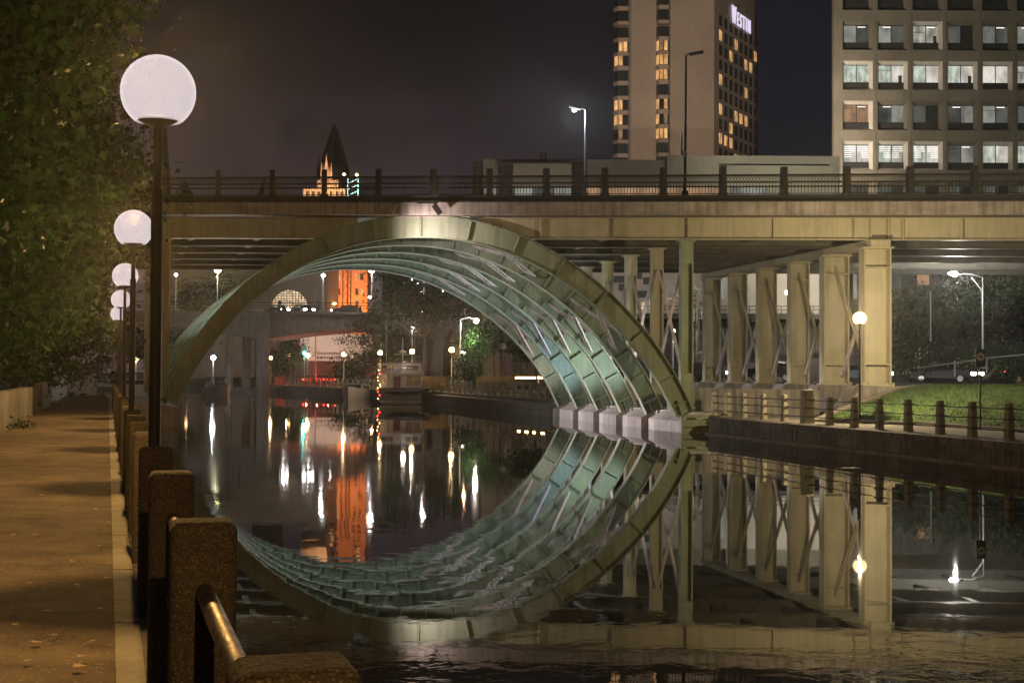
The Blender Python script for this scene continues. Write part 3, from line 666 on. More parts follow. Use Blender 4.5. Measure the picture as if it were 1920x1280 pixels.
for za in (.86, .47):
    for y0, y1 in zip(FY, FY[1:]):
        m = MB(); m.tube([(LX(y0+.08, .335), y0+.08, 1.2+za), (LX(y1-.08, .335), y1-.08, 1.2+za)], .031, 14); m.build('pipe_rail', 'pipe_steel', fence)
        if y0 < 12:
            m = MB()
            for y in (y0+.107, y1-.107): m.beam((LX(y-.008, .335), y-.008, 1.2+za), (LX(y+.008, .335), y+.008, 1.2+za), .085, .085)
            m.build('collar', 'frame_dark', fence) if False else None
# globe lamps ---------------------------------------------------------
def globe_lamp(name, label, gm, power, col, h=3.3, r=.262, pole='black_pole', group='globe lamps along the near footpath'):
    o = proto(name, label, 'street lamp', group)
    m = MB(); m.lathe((0, 0, 0), [(.075, 0), (.075, .12), (.042, .16), (.041, h*.86), (.030, h*.865), (.029, h)], 20); m.build('pole', pole, o)
    m = MB(); m.lathe((0, 0, h), [(.03, -.02), (.08, 0), (.135, .03), (.14, .045), (.12, .045), (.0, .05)], 28); m.build('lamp_cap', pole, o)
    m = MB(); zc = h+.03+r*.78; pr = []
    for k in range(21): a = -math.asin(.80)+(math.pi/2+math.asin(.80))*k/20; pr.append((max(r*math.cos(a), .0004), zc+r*math.sin(a)))
    m.lathe((0, 0, 0), pr, 40); g_ = m.build('globe', gm, o); gl = light('POINT', 'bulb', (0, 0, zc+.14*r/.262), col, power, o, size=.05)
    return o
LH = 4.78-1.2-.03-.262*.78
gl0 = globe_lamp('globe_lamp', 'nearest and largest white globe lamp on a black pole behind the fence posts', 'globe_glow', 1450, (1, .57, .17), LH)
gl0.location = (LX(9.78, .333), 9.78, 1.2)
labs = ['second white globe lamp along the footpath, half the apparent size of the nearest', 'third globe lamp along the footpath, its glass partly hidden by a pole', 'fourth globe lamp along the footpath, just above the far fence posts', 'fifth and smallest globe lamp glowing at the end of the footpath row']
for k in range(1, 5): dup(gl0, (LX(9.78+9.4*k, .333), 9.78+9.4*k, 1.2), labs[k-1])
bk = dup(gl0, (LX(-6, .333), -6, 1.2), 'unseen globe lamp added behind the viewpoint to light the fence posts')  # unseen lamp added to light the post faces, brighter than the row
for c_ in bk.children:
    if c_.type == 'LIGHT': c_.data = c_.data.copy(); c_.data.energy = 3600
# path side walls
m = MB()
def lw(mb, y0, y1, l0, l1, z0, z1): mb.hexa([(LX(y0, l0), y0, 1), (LX(y0, l1), y0, 1), (LX(y1, l1), y1, 1), (LX(y1, l0), y1, 1), (LX(y0, l0), y0, z0), (LX(y0, l1), y0, z0), (LX(y1, l1), y1, z1), (LX(y1, l0), y1, z1)])
y = 14.
while y < 50: lw(m, y, y+3.58, -3.0, -2.7, 2.27, 2.25); y += 3.6
tag(m.build('garden_wall', 'concrete'), 'low concrete panel wall beside the near part of the footpath', 'wall')
m = MB(); lw(m, 51.5, 56, -3.1, -2.62, 2.2, 2.2); tag(m.build('wall_pier', 'concrete_dark'), 'dark squat pier between two lengths of footpath wall', 'pier')
m = MB(); lw(m, 57, 61.4, -3.0, -2.7, 2.32, 2.34); lw(m, 61.5, 66, -3.0, -2.7, 2.34, 2.38); tag(m.build('garden_wall', 'concrete'), 'short concrete wall between the dark pier and the rising pale wall', 'wall')
m = MB(); lw(m, 67, 79.9, -3.0, -2.7, 2.42, 2.55); lw(m, 80, 93, -3.0, -2.7, 2.55, 2.74); tag(m.build('garden_wall', 'concrete_pale'), 'pale concrete wall rising towards the end of the footpath', 'wall')
m = MB(); lw(m, 93, 96, -2.9, -.82, 2.74, 2.74); lw(m, 92.94, 96.1, -2.95, -.78, 2.82, 2.82); tag(m.build('end_wall', 'concrete_pale'), 'square pale concrete block closing the far end of the footpath', 'wall')
# weeds at the foot of the wall
for px, py, Y, nn in ((90, 762, 66, 700), (128, 748, 92, 300), (20, 800, 38, 400)):
    c = at(px, py, Y); c.z = 1.25; V, k = leaves([(c.x, c.y, c.z, .35, 1.6, .16)], nn, .07, 'oval', .1, .2); o = leaf_obj('weeds', 'leaf_green', V, k, None); tag(o, {90: 'green weeds in the gap before the pale rising wall', 128: 'small green weeds at the foot of the far wall block', 20: 'weeds at the foot of the nearest concrete wall'}[px], 'weeds', kind='stuff')
# fallen leaves
lf = MB(); s2 = SH['maple']; lf.add([(x*.1, y*.1, .008+.014*abs(x)) for x, y in s2], [tuple(range(len(s2)))]); leaf0 = lf.build('fallen_leaf', 'leaf_fall', origin=(0, 0, 0))
fl = [(80, 935), (262, 903), (130, 915), (82, 938), (170, 860), (205, 1090), (190, 1150), (140, 1060), (60, 1100), (30, 1010), (110, 1200), (175, 960), (160, 1240), (60, 880), (195, 1000), (20, 1180), (120, 990), (45, 1250), (150, 1105), (95, 1155), (180, 1210), (70, 1010), (200, 920), (110, 870), (25, 955), (135, 1260), (185, 1030), (60, 1215), (15, 1080), (210, 985)]
for i, (px, py) in enumerate(fl):
    px = min(px, 205); Y = 1.6*FPX/(py-698); p = at(px, py, Y); o = leaf0 if i == 0 else leaf0.copy()
    if i: scene.collection.objects.link(o)
    p.z = 1.232; o.location = p; o.rotation_euler = (random.uniform(-.15, .15), random.uniform(-.15, .15), random.uniform(0, 6)); o.scale = (random.uniform(.45, .9),)*3
    tag(o, 'small dry tan leaf lying flat on the footpath', 'leaf', 'fallen leaves scattered on the footpath')
o = leaf0.copy(); scene.collection.objects.link(o); p = at(1612, 868, 42); o.location = (p.x, p.y, .02); o.scale = (5.5, 9, 1); o.rotation_euler = (0, 0, 1.9); del o['group']
o['label'] = 'orange leaf clump floating on the still water below the right wall'; o['category'] = 'floating leaf'
# ------------------------------------------------------------ trees on the left
def BL(px, py, Y, rx, ry=None, rz=None): p = at(px, py, Y); return (p.x, p.y, p.z, rx, ry or rx, rz or rx*.75)
tree('maple_tree', 'nearest maple whose pointed leaves hang level with the first globe lamp', (LX(17, -5.2), 17, 1.2),
     [BL(20, 30, 16, 1.1), BL(-80, 60, 15, 1.0), BL(110, 90, 16.5, .55), BL(150, 20, 17, .42, .6, .7), BL(60, -60, 16, 1.2), BL(-20, 180, 14.5, .7), BL(40, 140, 15.5, .5), BL(-10, 290, 14, .3), BL(130, 140, 17, .34), BL(185, 60, 17, .28), BL(165, 130, 17.5, .26), BL(70, 220, 16, .35), BL(195, -20, 17, .3), BL(-110, 260, 15, .7), BL(-130, 420, 16, .9)],
     10500, .105, 'leaf_maple', .22, 'maple', 9, shell=.2, droop=1.3)
tree('maple_tree', 'dark full maple behind the near one, reaching towards the lamp poles', (LX(33, -6), 33, 1.2),
     [BL(40, 250, 31, 1.5), BL(100, 210, 33, 1.1), BL(140, 300, 34, 1.3, 1.4, .9), BL(215, 345, 34, .75, .9, .35), BL(60, 380, 32, 1.8), BL(150, 400, 33, .95), BL(90, 470, 33, 1.1), BL(-20, 330, 31, 1.6), BL(-10, 130, 32, 1.5), BL(60, 120, 34, 1.2), BL(160, 230, 35, .5), BL(250, 350, 35, .36), BL(190, 365, 34, .95), BL(170, 270, 34, .7), BL(225, 318, 35, .4), BL(160, 460, 34, .8), BL(120, 150, 34, .9), BL(20, 500, 32, 1.5)],
     26000, .15, 'leaf_maple', .3, 'maple', 9, shell=.15, droop=.9)
tree('leafy_tree', 'dark green tree overhanging the concrete wall halfway along the footpath', (LX(52, -6.5), 52, 1.2),
     [BL(40, 520, 50, 2.2), BL(120, 470, 52, 1.5), BL(150, 520, 52, .9), BL(70, 600, 50, 1.8), BL(-10, 610, 49, 2.2), BL(180, 430, 54, .8), BL(110, 560, 52, 1.2), BL(30, 420, 52, 2.4), BL(20, 670, 48, 1.3), BL(-10, 460, 50, 2.4)],
     15000, .17, 'leaf_green', .3, 'oval', 6, shell=.1)
tree('leafy_tree', 'bushy tree with pale sprays over the farthest wall of the footpath', (LX(72, -6), 72, 1.2),
     [BL(100, 640, 68, 1.6), BL(150, 600, 72, 1.3), BL(130, 680, 66, .95), BL(60, 690, 62, 1.2), BL(175, 640, 78, .9), BL(130, 540, 74, 1.8), BL(190, 560, 80, .8), BL(180, 690, 84, .9), BL(140, 700, 84, .8), BL(200, 500, 80, .8)],
     12000, .16, 'leaf_green', .22, 'oval', 6, shell=.1)
tree('leafy_tree', 'tall dark tree masking the left end of the bridge', (LX(66, -11), 66, 1.2),
     [BL(100, 330, 62, 3.2), BL(30, 250, 62, 4), BL(150, 450, 64, 2.3), BL(60, 450, 62, 3.6), BL(190, 400, 66, 1.6), BL(-40, 400, 62, 4), BL(230, 385, 66, .9), BL(120, 600, 64, 2.5), BL(30, 600, 62, 3), BL(170, 330, 66, 1.5)],
     17000, .3, 'leaf_dark', .35, 'quad', 6, shell=.1)

# ================================================================== right bank furniture
def on_line(px, off, z):     # point on the line off metres inside the bank edge that is seen at column px
    lo, hi = 20., 90.9
    f = lambda Y: (RX(Y)+off)*FPX/Y+960-px-(704-640)*0
    for _ in range(50):
        mid = (lo+hi)/2
        if (RX(mid)+off)/mid*FPX+960 > px: lo = mid
        else: hi = mid
    return Vector((RX(mid)+off, mid, z))
rf = thing('bank_fence', 'tapered concrete posts joined by three dark rails below the grassy lawn', 'fence', on_line(1602, 1.15, .8), None)
rp = bevel_box(.27, .27, 1.16, .03, .09, 2, 'post_pale'); rpb = bevel_box(.50, .42, 1.42, .04, .06, 2, 'post_pale')
RPX = [1339, 1365, 1395, 1432, 1471, 1514, 1556, 1602, 1649, 1703, 1763, 1823, 1892, 1967, 2050, 2140]
RPTS = []
for px in RPX:
    p = on_line(px, 1.15, .8); RPTS.append(p); big = px == 1514
    q = mesh_obj('post', rpb if big else rp, rf, p, math.atan(.246)+.05)
    w_ = .31 if big else .19
    for zz in (.28, .64, .98): m = MB(); m.box((0, 0, zz), (w_*1.45, .33 if not big else .48, .07)); cl_ = m.build('rail_clamp', 'steel_dark', None, origin=(0, 0, 0)); cl_.parent = q; cl_.location = (0, 0, 0)
for zz in (.28, .64, .98):
    for p0, p1 in zip(RPTS, RPTS[1:]):
        m = MB(); a = p0+Vector((0, 0, zz)); c = p1+Vector((0, 0, zz)); mid = (a+c)/2-Vector((0, 0, .02)); m.tube([a, mid, c], .024, 6); m.build('rail', 'rail_dark', rf)
# right canal wall, in blocks, with coping and a ledge at the waterline
m = MB(); y = -30.; k = 0
while y < 66:
    L_ = [2.4, 3.6, 3.0, 4.4, 2.8, 5.0][k % 6]; k += 1; c = min(y+L_, 66); a = y+.03; o1 = [0, .02, -.015, .03, 0, .015][k % 6]
    m.hexa([(RX(a)+o1, a, -1.5), (RX(a)+.46, a, -1.5), (RX(c)+.46, c, -1.5), (RX(c)+o1, c, -1.5), (RX(a)+o1, a, .56), (RX(a)+.46, a, .56), (RX(c)+.46, c, .56), (RX(c)+o1, c, .56)])
    m.hexa([(RX(a)-.08, a, .565), (RX(a)+.5, a, .565), (RX(c)+.5, c, .565), (RX(c)-.08, c, .565), (RX(a)-.06, a, .80), (RX(a)+.5, a, .815), (RX(c)+.5, c, .815), (RX(c)-.06, c, .80)]); y = c
cw = tag(m.build('canal_wall', 'canal_stone'), 'weathered stone canal wall under the right bank walkway', 'canal wall')
m = MB(); m.hexa([(RX(-30)-.22, -30, -.8), (RX(-30)-.01, -30, -.8), (RX(66)-.01, 66, -.8), (RX(66)-.22, 66, -.8), (RX(-30)-.22, -30, .07), (RX(-30)-.01, -30, .10), (RX(66)-.01, 66, .10), (RX(66)-.22, 66, .07)]); m.build('ledge', 'concrete', cw)
# lamp on the lawn
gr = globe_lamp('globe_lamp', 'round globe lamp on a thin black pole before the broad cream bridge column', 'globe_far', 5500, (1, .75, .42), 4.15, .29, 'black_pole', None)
p = at(1612, 768, 59); gr.location = (p.x, p.y, lawnz(p.x-RX(p.y)-.45, 59)); gr.scale[2] = 1
ORIG[gr.name] = Vector((0, 0, 0))
zt_ = at(1612, 597, 59).z; sc_ = (zt_-gr.location.z)/(4.15+.03+.226); gr.scale = (1, 1, sc_)
# street lights
def street_light(name, label, base, top, arm, lampmat, power, col, r=.07, pole='galvanised', target=None, cat='street light'):
    t = thing(name, label, cat, base); m = MB(); b = Vector(base); tp = Vector(top); m.tube([b, b.lerp(tp, .5), tp], [r, r*.85, r*.6], 8); m.box(b+Vector((0, 0, .12)), (r*4, r*4, .24)); m.build('pole', pole, t)
    if arm is not None:
        e = tp+Vector(arm); m = MB(); m.tube([tp-Vector((0, 0, .02)), tp.lerp(e, .5)+Vector((0, 0, .06)), e], r*.5, 6); m.build('arm', pole, t)
    else: e = tp
    d = (e-tp); d = d.normalized() if d.length > .01 else Vector((1, 0, 0)); m = MB(); m.beam(e-d*.1, e+d*.62, .28, .12); m.build('lamp_head', 'frame_dark', t)
    if lampmat:
        m = MB(); m.lathe(e+d*.3-Vector((0, 0, .18)), [(.001, -.09), (.09, -.07), (.13, 0), (.12, .08), (.001, .10)], 12); m.build('lens', lampmat, t)
        if power: light('POINT', 'bulb', Vector(e+d*.3-Vector((0, 0, .42)))-ORIG[t.name], col, power, t, size=.1)
    return t
p0 = at(1097, 368, 82); p1 = at(1098, 207, 82); p1.x = p0.x
street_light('street_light', 'lit white street light on a pale pole rising from the bridge deck', p0, p1, at(1086, 204, 82)-p1, 'lamp_white', 900, (.85, .92, 1), .08)
p0 = at(1284, 367, 69.3); p1 = at(1289, 104, 69.3); p1.x = p0.x+.05
s_ = street_light('street_light', 'tall unlit dark street light at the bridge railing before the hotel tower', p0, p1, (.25, 0, .05), None, 0, None, .075, 'frame_dark')
m = MB(); m.box((p0.x-.17, p0.y, at(0, 265, 69.3).z), (.10, .1, 1.0)); m.box((p0.x-.02, p0.y, at(0, 282, 69.3).z), (.26, .2, .3)); m.build('control_box', 'galvanised', s_)
p0 = at(1843, 690, 78); p1 = at(1842, 520, 78); p1.x = p0.x
s_ = street_light('street_light', 'lit street light on a bent bracket before the dark bank at the far right', p0, p1, at(1800, 512, 78)-p1, 'lamp_white', 1900, (1, .95, .85), .06)
m = MB(); m.tube([p1-Vector((0, 0, .8)), at(1822, 520, 78)], .03, 6); m.build('bracket', 'galvanised', s_)
m = MB(); m.lathe(at(1787, 512, 78), [(.001, -.15), (.2, -.1), (.28, 0), (.2, .08), (.001, .1)], 14); m.build('lens', 'lamp_white', s_)
p0 = at(1745, 640, 96); t = thing('flagpole', 'thin white pole standing on the dark bank to the right of the columns', 'pole', p0); m = MB(); m.tube([p0, Vector((p0.x, p0.y, at(1745, 548, 96).z))], [.06, .04], 6); m.build('pole', 'galvanised', t); m = MB(); m.lathe((p0.x, p0.y, at(1745, 548, 96).z), [(.001, -.02), (.07, .04), (.001, .1)], 8); m.build('finial', 'galvanised', t)
p0 = at(276, 372, 84); t = thing('flagpole', 'pale thin pole on the bridge seen beside the nearest lamp pole', 'pole', p0); m = MB(); m.tube([p0, Vector((p0.x, p0.y, at(276, 236, 84).z))], [.07, .05], 6); m.build('pole', 'galvanised', t); m = MB(); m.lathe((p0.x, p0.y, at(276, 236, 84).z), [(.001, -.02), (.07, .04), (.001, .1)], 8); m.build('finial', 'galvanised', t)
# sign with a dog in a round white field
p0 = at(1838, 790, 50.5); p0.z = lawnz(p0.x-RX(p0.y)-.45, 50.5); t = thing('park_sign', 'small green sign with a dog in a white circle on a thin post', 'sign', p0); zc = at(1836, 671, 50.5).z
m = MB(); m.beam(p0, (p0.x, p0.y, zc+.1), .05, .05, (0, 1, 0)); m.build('post', 'frame_dark', t)
m = MB(); m.box((p0.x, p0.y-.045, zc), (.36, .02, .66)); pl = m.build('sign_plate', 'sign_green', t)
m = MB(); c = Vector((p0.x, p0.y-.058, zc+.04)); m.prism([c+Vector((.145*math.cos(a), 0, .145*math.sin(a))) for a in [2*math.pi*k/28 for k in range(28)]], (0, -.006, 0)); m.build('sign_face', 'sign_white', pl)
m = MB(); dog = [(-.09, .02), (-.075, .045), (-.045, .05), (-.035, .07), (-.025, .045), (.0, .02), (.045, .02), (.075, .06), (.082, .055), (.065, .01), (.06, -.03), (.068, -.075), (.045, -.075), (.04, -.03), (-.0, -.02), (-.01, -.075), (-.032, -.075), (-.03, -.0), (-.05, .018)]
m.prism([c+Vector((x*1.05, -.012, z)) for x, z in dog][::-1], (0, .005, 0)); m.build('dog_symbol', 'frame_dark', pl)
# embankment behind the road on the right
m = MB(); ex = [(14, 118), (18, 112), (24, 104), (31, 98), (42, 90), (60, 84)]
def emb(f, dz): return [(x+f*.35, y+f, z) for (x, y), z in zip(ex, dz)]
rows = [emb(0, [2.3]*6), emb(4, [2.7, 2.9, 3.2, 3.4, 3.6, 3.8]), emb(9, [3.4, 3.9, 4.4, 4.7, 4.9, 5.1]), emb(10, [3.5, 4.0, 4.5, 4.8, 5, 5.2]), emb(60, [4, 5, 6, 8, 8, 8])]
strip(m, rows); structure(m.build('hillside', 'soil'))
m = MB()
for (x0, y0), (x1, y1), z0, z1 in zip(ex[1:], ex[2:], (3.9, 4.4, 4.7, 4.9), (4.4, 4.7, 4.9, 5.1)): m.hexa([(x0+3.15, y0+9, z0-.5), (x1+3.15, y1+9, z1-.5), (x1+3.15, y1+9.3, z1-.5), (x0+3.15, y0+9.3, z0-.5), (x0+3.15, y0+9, z0+.45), (x1+3.15, y1+9, z1+.45), (x1+3.15, y1+9.3, z1+.45), (x0+3.15, y0+9.3, z0+.45)])
tag(m.build('bank_wall', 'concrete_dark'), 'long grey parapet wall along the top of the shrubby bank', 'wall')
gp = [at(1720, 690, 92), at(1790, 680, 90), at(1850, 671, 88), at(1925, 664, 86), at(2020, 660, 84)]
t = thing('trail_rail', 'thin pale rail standing in for a light trail across the flowering shrubs', 'guard rail', gp[0]); m = MB()  # pale rail added in place of the upper light trail
m.tube(gp, .05, 6); m.build('rail', 'galvanised', t)
for q in gp[1:4]: m = MB(); m.beam(q, q-Vector((0, 0, .9)), .08, .08, (0, 1, 0)); m.build('post', 'galvanised', t)
def shrub(name, label, blobs, n, size, mat, flowers=0, group=None, cat='shrub'):
    zb = min(b[2]-b[5] for b in blobs); c = np.mean(np.array(blobs)[:, :2], axis=0); t = thing(name, label, cat, (c[0], c[1], zb), group); V, k = leaves(blobs, n, size, 'oval', .1, .2); leaf_obj('foliage', mat, V, k, t)
    m = MB()
    for i in range(7): b = blobs[i % len(blobs)]; m.tube([(c[0]+random.uniform(-.2, .2), c[1], zb-.3), (b[0], b[1], b[2]), (b[0]+random.uniform(-.5, .5)*b[3], b[1], b[2]+b[5]*.7)], [.05, .03, .012], 5)
    m.build('stems', 'bark', t)
    if flowers: V, k = leaves(blobs, flowers, size*.9, 'quad', 0, .8); leaf_obj('flowers', 'petal', V, k, t)['kind'] = 'stuff'
    return t
shrub('flowering_shrub', 'low shrub dotted with white flowers nearest the broad cream column', [BL(1725, 686, 95, 1.2), BL(1765, 672, 96, 1.4), BL(1700, 690, 94, .8)], 5000, .12, 'leaf_green', 130)
shrub('flowering_shrub', 'wider shrub with white flowers behind the dog sign', [BL(1815, 672, 94, 1.5), BL(1850, 664, 94, 1.3), BL(1880, 672, 93, 1.1)], 6000, .12, 'leaf_green', 170)
shrub('leafy_shrub', 'dark plain shrub below the parapet wall past the flowering shrubs', [BL(1915, 668, 90, 1.3), BL(1950, 664, 88, 1.4), BL(1900, 690, 90, 1.0)], 4500, .12, 'leaf_green')
shrub('leafy_shrub', 'dark shrub just right of the broad cream column below the bank', [BL(1690, 668, 99, 1.0), BL(1720, 655, 100, 1.0), BL(1705, 690, 97, .8)], 4000, .12, 'leaf_green')
k = 0
for px, py, Y, r_, lb in ((1715, 585, 112, 2.6, 'round dark tree nearest the bridge columns on the right bank'), (1790, 570, 116, 3.0, 'dark tree behind the thin white pole on the right bank'), (1880, 560, 112, 3.3, 'large dark tree behind the bracketed street light'), (1955, 560, 104, 3.2, 'dark tree standing furthest from the bridge columns on the right bank')):
    tree('bank_tree', lb, at(px, 650, Y)-Vector((0, 0, .5)), [BL(px, py, Y, r_), BL(px-30, py+35, Y, r_*.7), BL(px+35, py+30, Y+1, r_*.75), BL(px+10, py-20, Y, r_*.6), BL(px-5, py+55, Y, r_*.7)], 5200, .26, 'leaf_dark', .2, 'quad', 5, group='dark trees on the right bank', shell=.3)
shrub('lit_bush', 'bright green bush tucked behind the broad cream column', [BL(1688, 628, 103, .7), BL(1700, 620, 104, .5)], 1200, .13, 'leaf_maple')
# ------------------------------------------------------------ cars
def car(name, label, mat, group=None, tail=False, body=None):
    """a saloon 4.5 m long with its nose towards -x"""
    t = proto(name, label, 'car', group); prof = [(-2.2, .35), (-2.25, .6), (-2.1, .78), (-1.2, .93), (-.55, 1.38), (.1, 1.46), (.85, 1.42), (1.55, 1.02), (2.1, .98), (2.24, .7), (2.2, .35)]
    m = MB(); vs = []
    for yy, s in ((-.86, .93), (-.89, 1), (.89, 1), (.86, .93)):
        for x, z in prof:
            tuck = .18 if z > 1.0 else 0; vs.append((x*(1 if s == 1 else .985), yy*(1-tuck), z if s == 1 else z*.985+.005))
    k = len(prof); fs = [(j*k+i, j*k+i+1, (j+1)*k+i+1, (j+1)*k+i) for j in range(3) for i in range(k-1)]+[(k-1, 0, k, 2*k-1), (2*k-1, k, 2*k, 3*k-1), (3*k-1, 2*k, 3*k, 4*k-1), tuple(range(k)), tuple(range(4*k-1, 3*k-1, -1))]
    m.add(vs, fs); bo = m.build('body', mat, t)
    m = MB()
    for sy in (-1, 1):
        y = sy*.742
        m.prism([(-.98, y, 1.0), (-.5, y, 1.32), (.12, y, 1.38), (.12, y, 1.0)], (0, sy*.02, 0)); m.prism([(.2, y, 1.0), (.2, y, 1.38), (.8, y, 1.34), (1.28, y, 1.05)], (0, sy*.02, 0))
    m.prism([(-1.13, -.62, .99), (-1.13, .62, .99), (-.6, .6, 1.36), (-.6, -.6, 1.36)], (-.03, 0, .02)); m.prism([(1.5, -.62, 1.08), (1.5, .62, 1.08), (.93, .6, 1.41), (.93, -.6, 1.41)], (.03, 0, .02)); m.build('windows', 'window_dark', t)
    for x in (-1.38, 1.36):
        for y in (-.88, .70):
            m = MB(); c = Vector((x, y, .32)); n_ = 18; ring = lambda r, yy: [c+Vector((r*math.cos(2*math.pi*q/n_), yy, r*math.sin(2*math.pi*q/n_))) for q in range(n_)]
            m.prism(ring(.32, 0), (0, .18, 0)); w = m.build('wheel', 'rubber_black', t); m = MB(); m.prism(ring(.2, -.01 if y < 0 else .17), (0, .02, 0)); m.build('rim', 'chrome', w)
    for sy in (-.66, .66):
        m = MB(); m.box((-2.2, sy, .66), (.16, .42, .2)); m.build('headlight', 'head_lamp' if not tail else 'hull_white', t)
        m = MB(); m.box((2.22, sy, .78), (.07, .3, .12)); m.build('tail_light', 'tail_red', t)
    if not tail: light('SPOT', 'headlight_beam', (-2.35, 0, .66), (1, .86, .80), 260, t, (-12, 0, .2), .05, 95, .8)
    return t
c0 = car('car', 'dark car with lit headlights passing behind the rearmost cream column', 'car_dark', 'cars on the road behind the bridge columns')
road_pts = [(15.5, 109, .72), (19.8, 103.6, .82), (24.6, 98.6, .78), (29.4, 94, .70), (34.5, 90, .62)]
cl = ['', 'car with lit headlights seen between the second and third bridge columns', 'car with lit headlights seen just left of the broad front column', 'car with lit headlights between the front column and the dog sign', 'car with lit headlights at the far right beyond the dog sign']
for i, (x, y, a) in enumerate(road_pts):
    if i == 0: c0.location = (x, y, 2.33); c0.rotation_euler = (0, 0, math.pi-a)
    else: dup(c0, (x, y, 2.33), cl[i], math.pi-a)
m = MB(); m.quad((8, 116, 2.33), (18, 98, 2.33), (27, 89, 2.33), (45, 76, 2.33), (60, 76, 2.33), (40, 97, 2.33), (20, 112, 2.33), (12, 120, 2.33)); structure(m.build('road', 'asphalt_road'))

# ================================================================== background buildings
def PX(px, Y): return at(px, 640, Y).x
def PZ(px, py, Y): return at(px, py, Y).z
def wbox(mb, px0, px1, py0, py1, Y, d=10, z0=None):   # front face between two columns/rows of the photo at depth Y, d metres deep
    a = at(px0, py1, Y); c = at(px1, py0, Y); zb = a.z if z0 is None else z0
    return mb.box(((a.x+c.x)/2, Y+d/2, (zb+c.z)/2), (c.x-a.x, d, c.z-zb))
# office block --------------------------------------------------------
OY = 200.; o0 = at(1580, 325, OY); wsp = 65.8/13; hsp = 75.6/13; OW = 57/13; OHt = 55/13
ob_ = thing('office_block', 'concrete office block with a grid of deep square windows, many of them lit', 'office building', (o0.x-1.3+25, OY+10, 1.2))
ncol, rows_ = 7, 6; x0 = o0.x; zt0 = PZ(1580, 264, OY)   # top of the reveal of the lowest visible row
m = MB(); DP = 1.1; topz = zt0+hsp*5.6; L0 = x0-1.3
xr = x0+wsp*(ncol)+.3
for r in range(-1, rows_):       # spandrel bands between rows
    zt = zt0+hsp*r; m.box(((L0+xr)/2, OY+DP/2, zt+(hsp-OHt)/2), (xr-L0, DP, hsp-OHt))
    for c in range(ncol+1):
        xa = L0 if c == 0 else x0+wsp*(c-1)+OW; xb = x0+wsp*c if c < ncol else xr
        m.box(((xa+xb)/2, OY+DP/2, zt-OHt/2), (xb-xa, DP, OHt))
m.box(((L0+xr)/2, OY+DP/2+.02, (zt0-hsp-OHt)/2+.5), (xr-L0, DP-.1, zt0-hsp-OHt-1))
ky = (OY+26)/OY; m.hexa([(L0+.1, OY+DP+.05, 0), (xr, OY+DP+.05, 0), (xr, OY+26, 0), (L0*ky+.6, OY+26, 0), (L0+.1, OY+DP+.05, topz), (xr, OY+DP+.05, topz), (xr, OY+26, topz), (L0*ky+.6, OY+26, topz)])
for c in range(ncol):            # thin pilaster joints
    m.box((x0+wsp*c-(wsp-OW)/2, OY-.06, topz/2), (.10, .115, topz-.2)) if c else None
m.build('wall', 'facade_office', ob_)
st = {5: 'DDDDDDD', 4: 'DDDDDDD', 3: 'MMWLMML', 2: 'WBBWBWW', 1: 'OGLGMLG', 0: 'SSSGWWW', -1: 'LLLLLLL'}
mt_ = {'D': ('window_dark', 'window_dark'), 'L': ('win_low', 'window_dark'), 'M': ('win_grey', 'win_low'), 'G': ('win_low', 'win_grey'), 'W': ('win_white', 'win_white'), 'B': ('win_white', 'win_white'), 'O': ('win_orange', 'win_orange'), 'S': ('win_white', 'win_white')}
